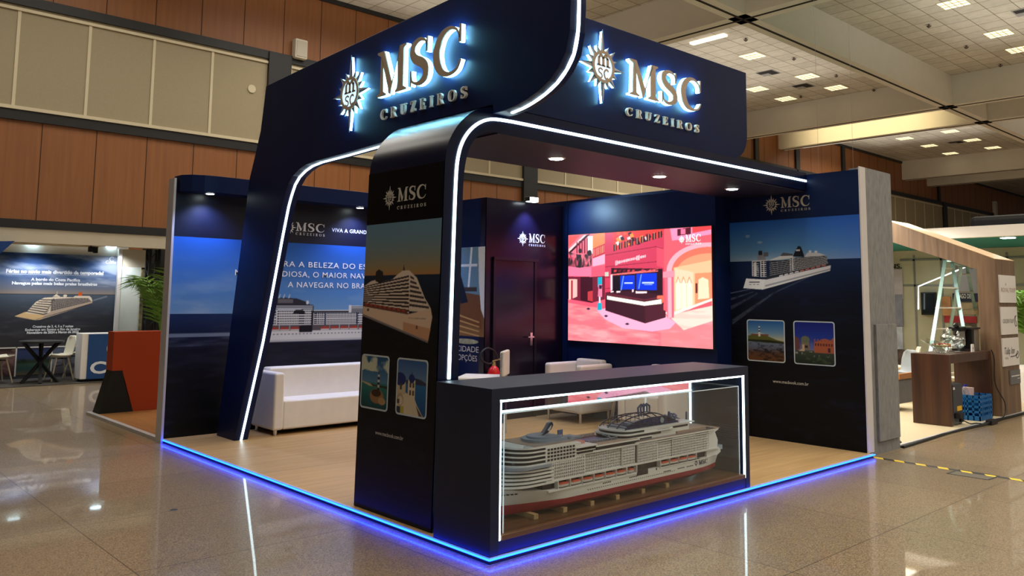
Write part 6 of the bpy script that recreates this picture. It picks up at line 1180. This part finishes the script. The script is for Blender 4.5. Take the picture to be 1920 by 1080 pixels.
tag(MB().box(q[0]+.12, 5.0, YN+.2, YN+.25, ZF, 2.55).build('dark_backdrop', M('backdrop_dark', (34, 32, 30), .8, noise=.1)), 'added dark backdrop behind the truss column and the tall palm', 'backdrop')  # dark sheet added so the gap behind the truss reads dark
# table with crossed legs
p = hit(78, 642, 1, 13.05); t = thing('crossleg_table', 'black table on crossed splayed legs in front of the liner wall', 'table', (p[0], 13.05, ZF+.012)); tz = .70
MB().cyl((p[0], 13.05, tz), (p[0], 13.05, tz+.03), .37, n=36).build('table_top', M('table_dark', (40, 44, 44), .35, noise=.05), t)
for k in range(3):
    a = k*PI/3+.35; v = Vector((math.cos(a), math.sin(a), 0))*.33; c0 = Vector((p[0], 13.05, 0)); MB().bar(c0+v+Vector((0, 0, tz)), c0-v+Vector((0, 0, ZF+.012)), .05, .05).build('leg', BLACK, t); MB().bar(c0-v+Vector((0, 0, tz)), c0+v*.02+Vector((0, 0, .36)), .04, .04).build('brace', BLACK, t)
q = hit(118, 708, 2, ZF+.012); h1 = shell_chair('white shell chair right of the cross-legged table, back towards the counter', (.86, 13.22, ZF+.012), .1, SHW, LEGW, 'white shell chairs of the left stand')
q = hit(140, 706, 2, ZF+.012); dup(h1, (1.30, 13.62, ZF+.012), .2, 'white shell chair half hidden behind the blue counter'); q = hit(8, 714, 2, ZF+.012); dup(h1, (-.12, 13.36, ZF+.012), PI+.2, 'white shell chair cut by the left frame edge, seat end showing')
# blue counter
t = thing('blue_counter', 'blue counter with big white lettering, partly behind the orange partition', 'counter', (1.4, 12.8, ZF)); BL = M('counter_blue', (24, 70, 128), .45, noise=.04)
MB().box(1.06, 2.2, 12.62, 13.0, .03, .86).build('cabinet', SIGNW, t, bevel=.006); MB().box(1.17, 2.2, 12.60, 12.62, .03, .845).build('blue_front', BL, t); MB().box(1.12, 2.15, 12.66, 12.96, ZF+.012, .03).build('foot', BLACK, t); PK = Plane((1.17, 12.599, .03), (1, 0, 0))
sans(MB(), 'Costa', PK, .05, .10, .21, .98, d=.002, bold=.03).build('counter_lettering', PRINTWHITE, t); polys_on(MB(), stroke([(.12, .06), (.05, .12), (-.05, .11), (-.11, .02), (-.08, -.1), (.02, -.14), (.1, -.1)], [.05, .07, .08, .08, .07, .05, .03]), PK, 0, .003, ox=.47, oy=.54).build('counter_emblem', PRINTWHITE, t)
# orange partition on its wooden floor, just behind the navy booth
tag(MB().box(.05, 5.2, 5.66, 8.3, ZF, .0).build('wooden_floor', plank_mat('honey_oak', (178, 126, 74), (150, 102, 58), False, rough=.35)), 'honey-brown wooden floor strip behind the navy booth', 'platform')
tag(MB().box(-.01, .05, 5.66, 8.3, ZF, .004).build('floor_edge', ALU), 'pale metal edge of the honey-brown wooden floor', 'edging')
t = thing('orange_partition', 'orange and black partition with a curved foot behind the navy booth', 'partition', (.5, 8.2, 0)); ORG_ = M('partition_orange', (166, 60, 22), .5, noise=.04, nscale=3); Yf = 8.0
MB().prism([(.20, 1.08), (.20, .56), (.33, .56), (.50, .0), (.92, 0), (.93, .1), (.91, .46), (.87, .62), (.86, 1.08)], 'XZ', Yf, Yf+.26).build('orange_board', ORG_, t)
MB().prism([(.205, .56), (.335, .56), (.36, .42), (.42, .22), (.50, 0), (.06, 0)], 'XZ', Yf-.004, Yf+.262).build('black_foot', M('foot_black', (20, 19, 18), .6, noise=.08), t)
# ---------------------------------------------------------------- hanging wires of the right wall
for i, (xa, ya, yb) in enumerate(((1535, 283, 322), (1600, 270, 314))):
    p = hit(xa, yb, 0, 5.36); tag(MB().tube([(p[0], p[1], 3.03), (p[0], p[1], ZB if False else ZC)], .0016, 5).build('hanging_wire', M('wire_grey', (150, 146, 140), .4, .5, noise=.05)), 'thin wire from the hall ceiling down to the ship wall, %s' % ('farther one', 'nearer the white end strip')[i], 'wire', 'wires over the right wall')
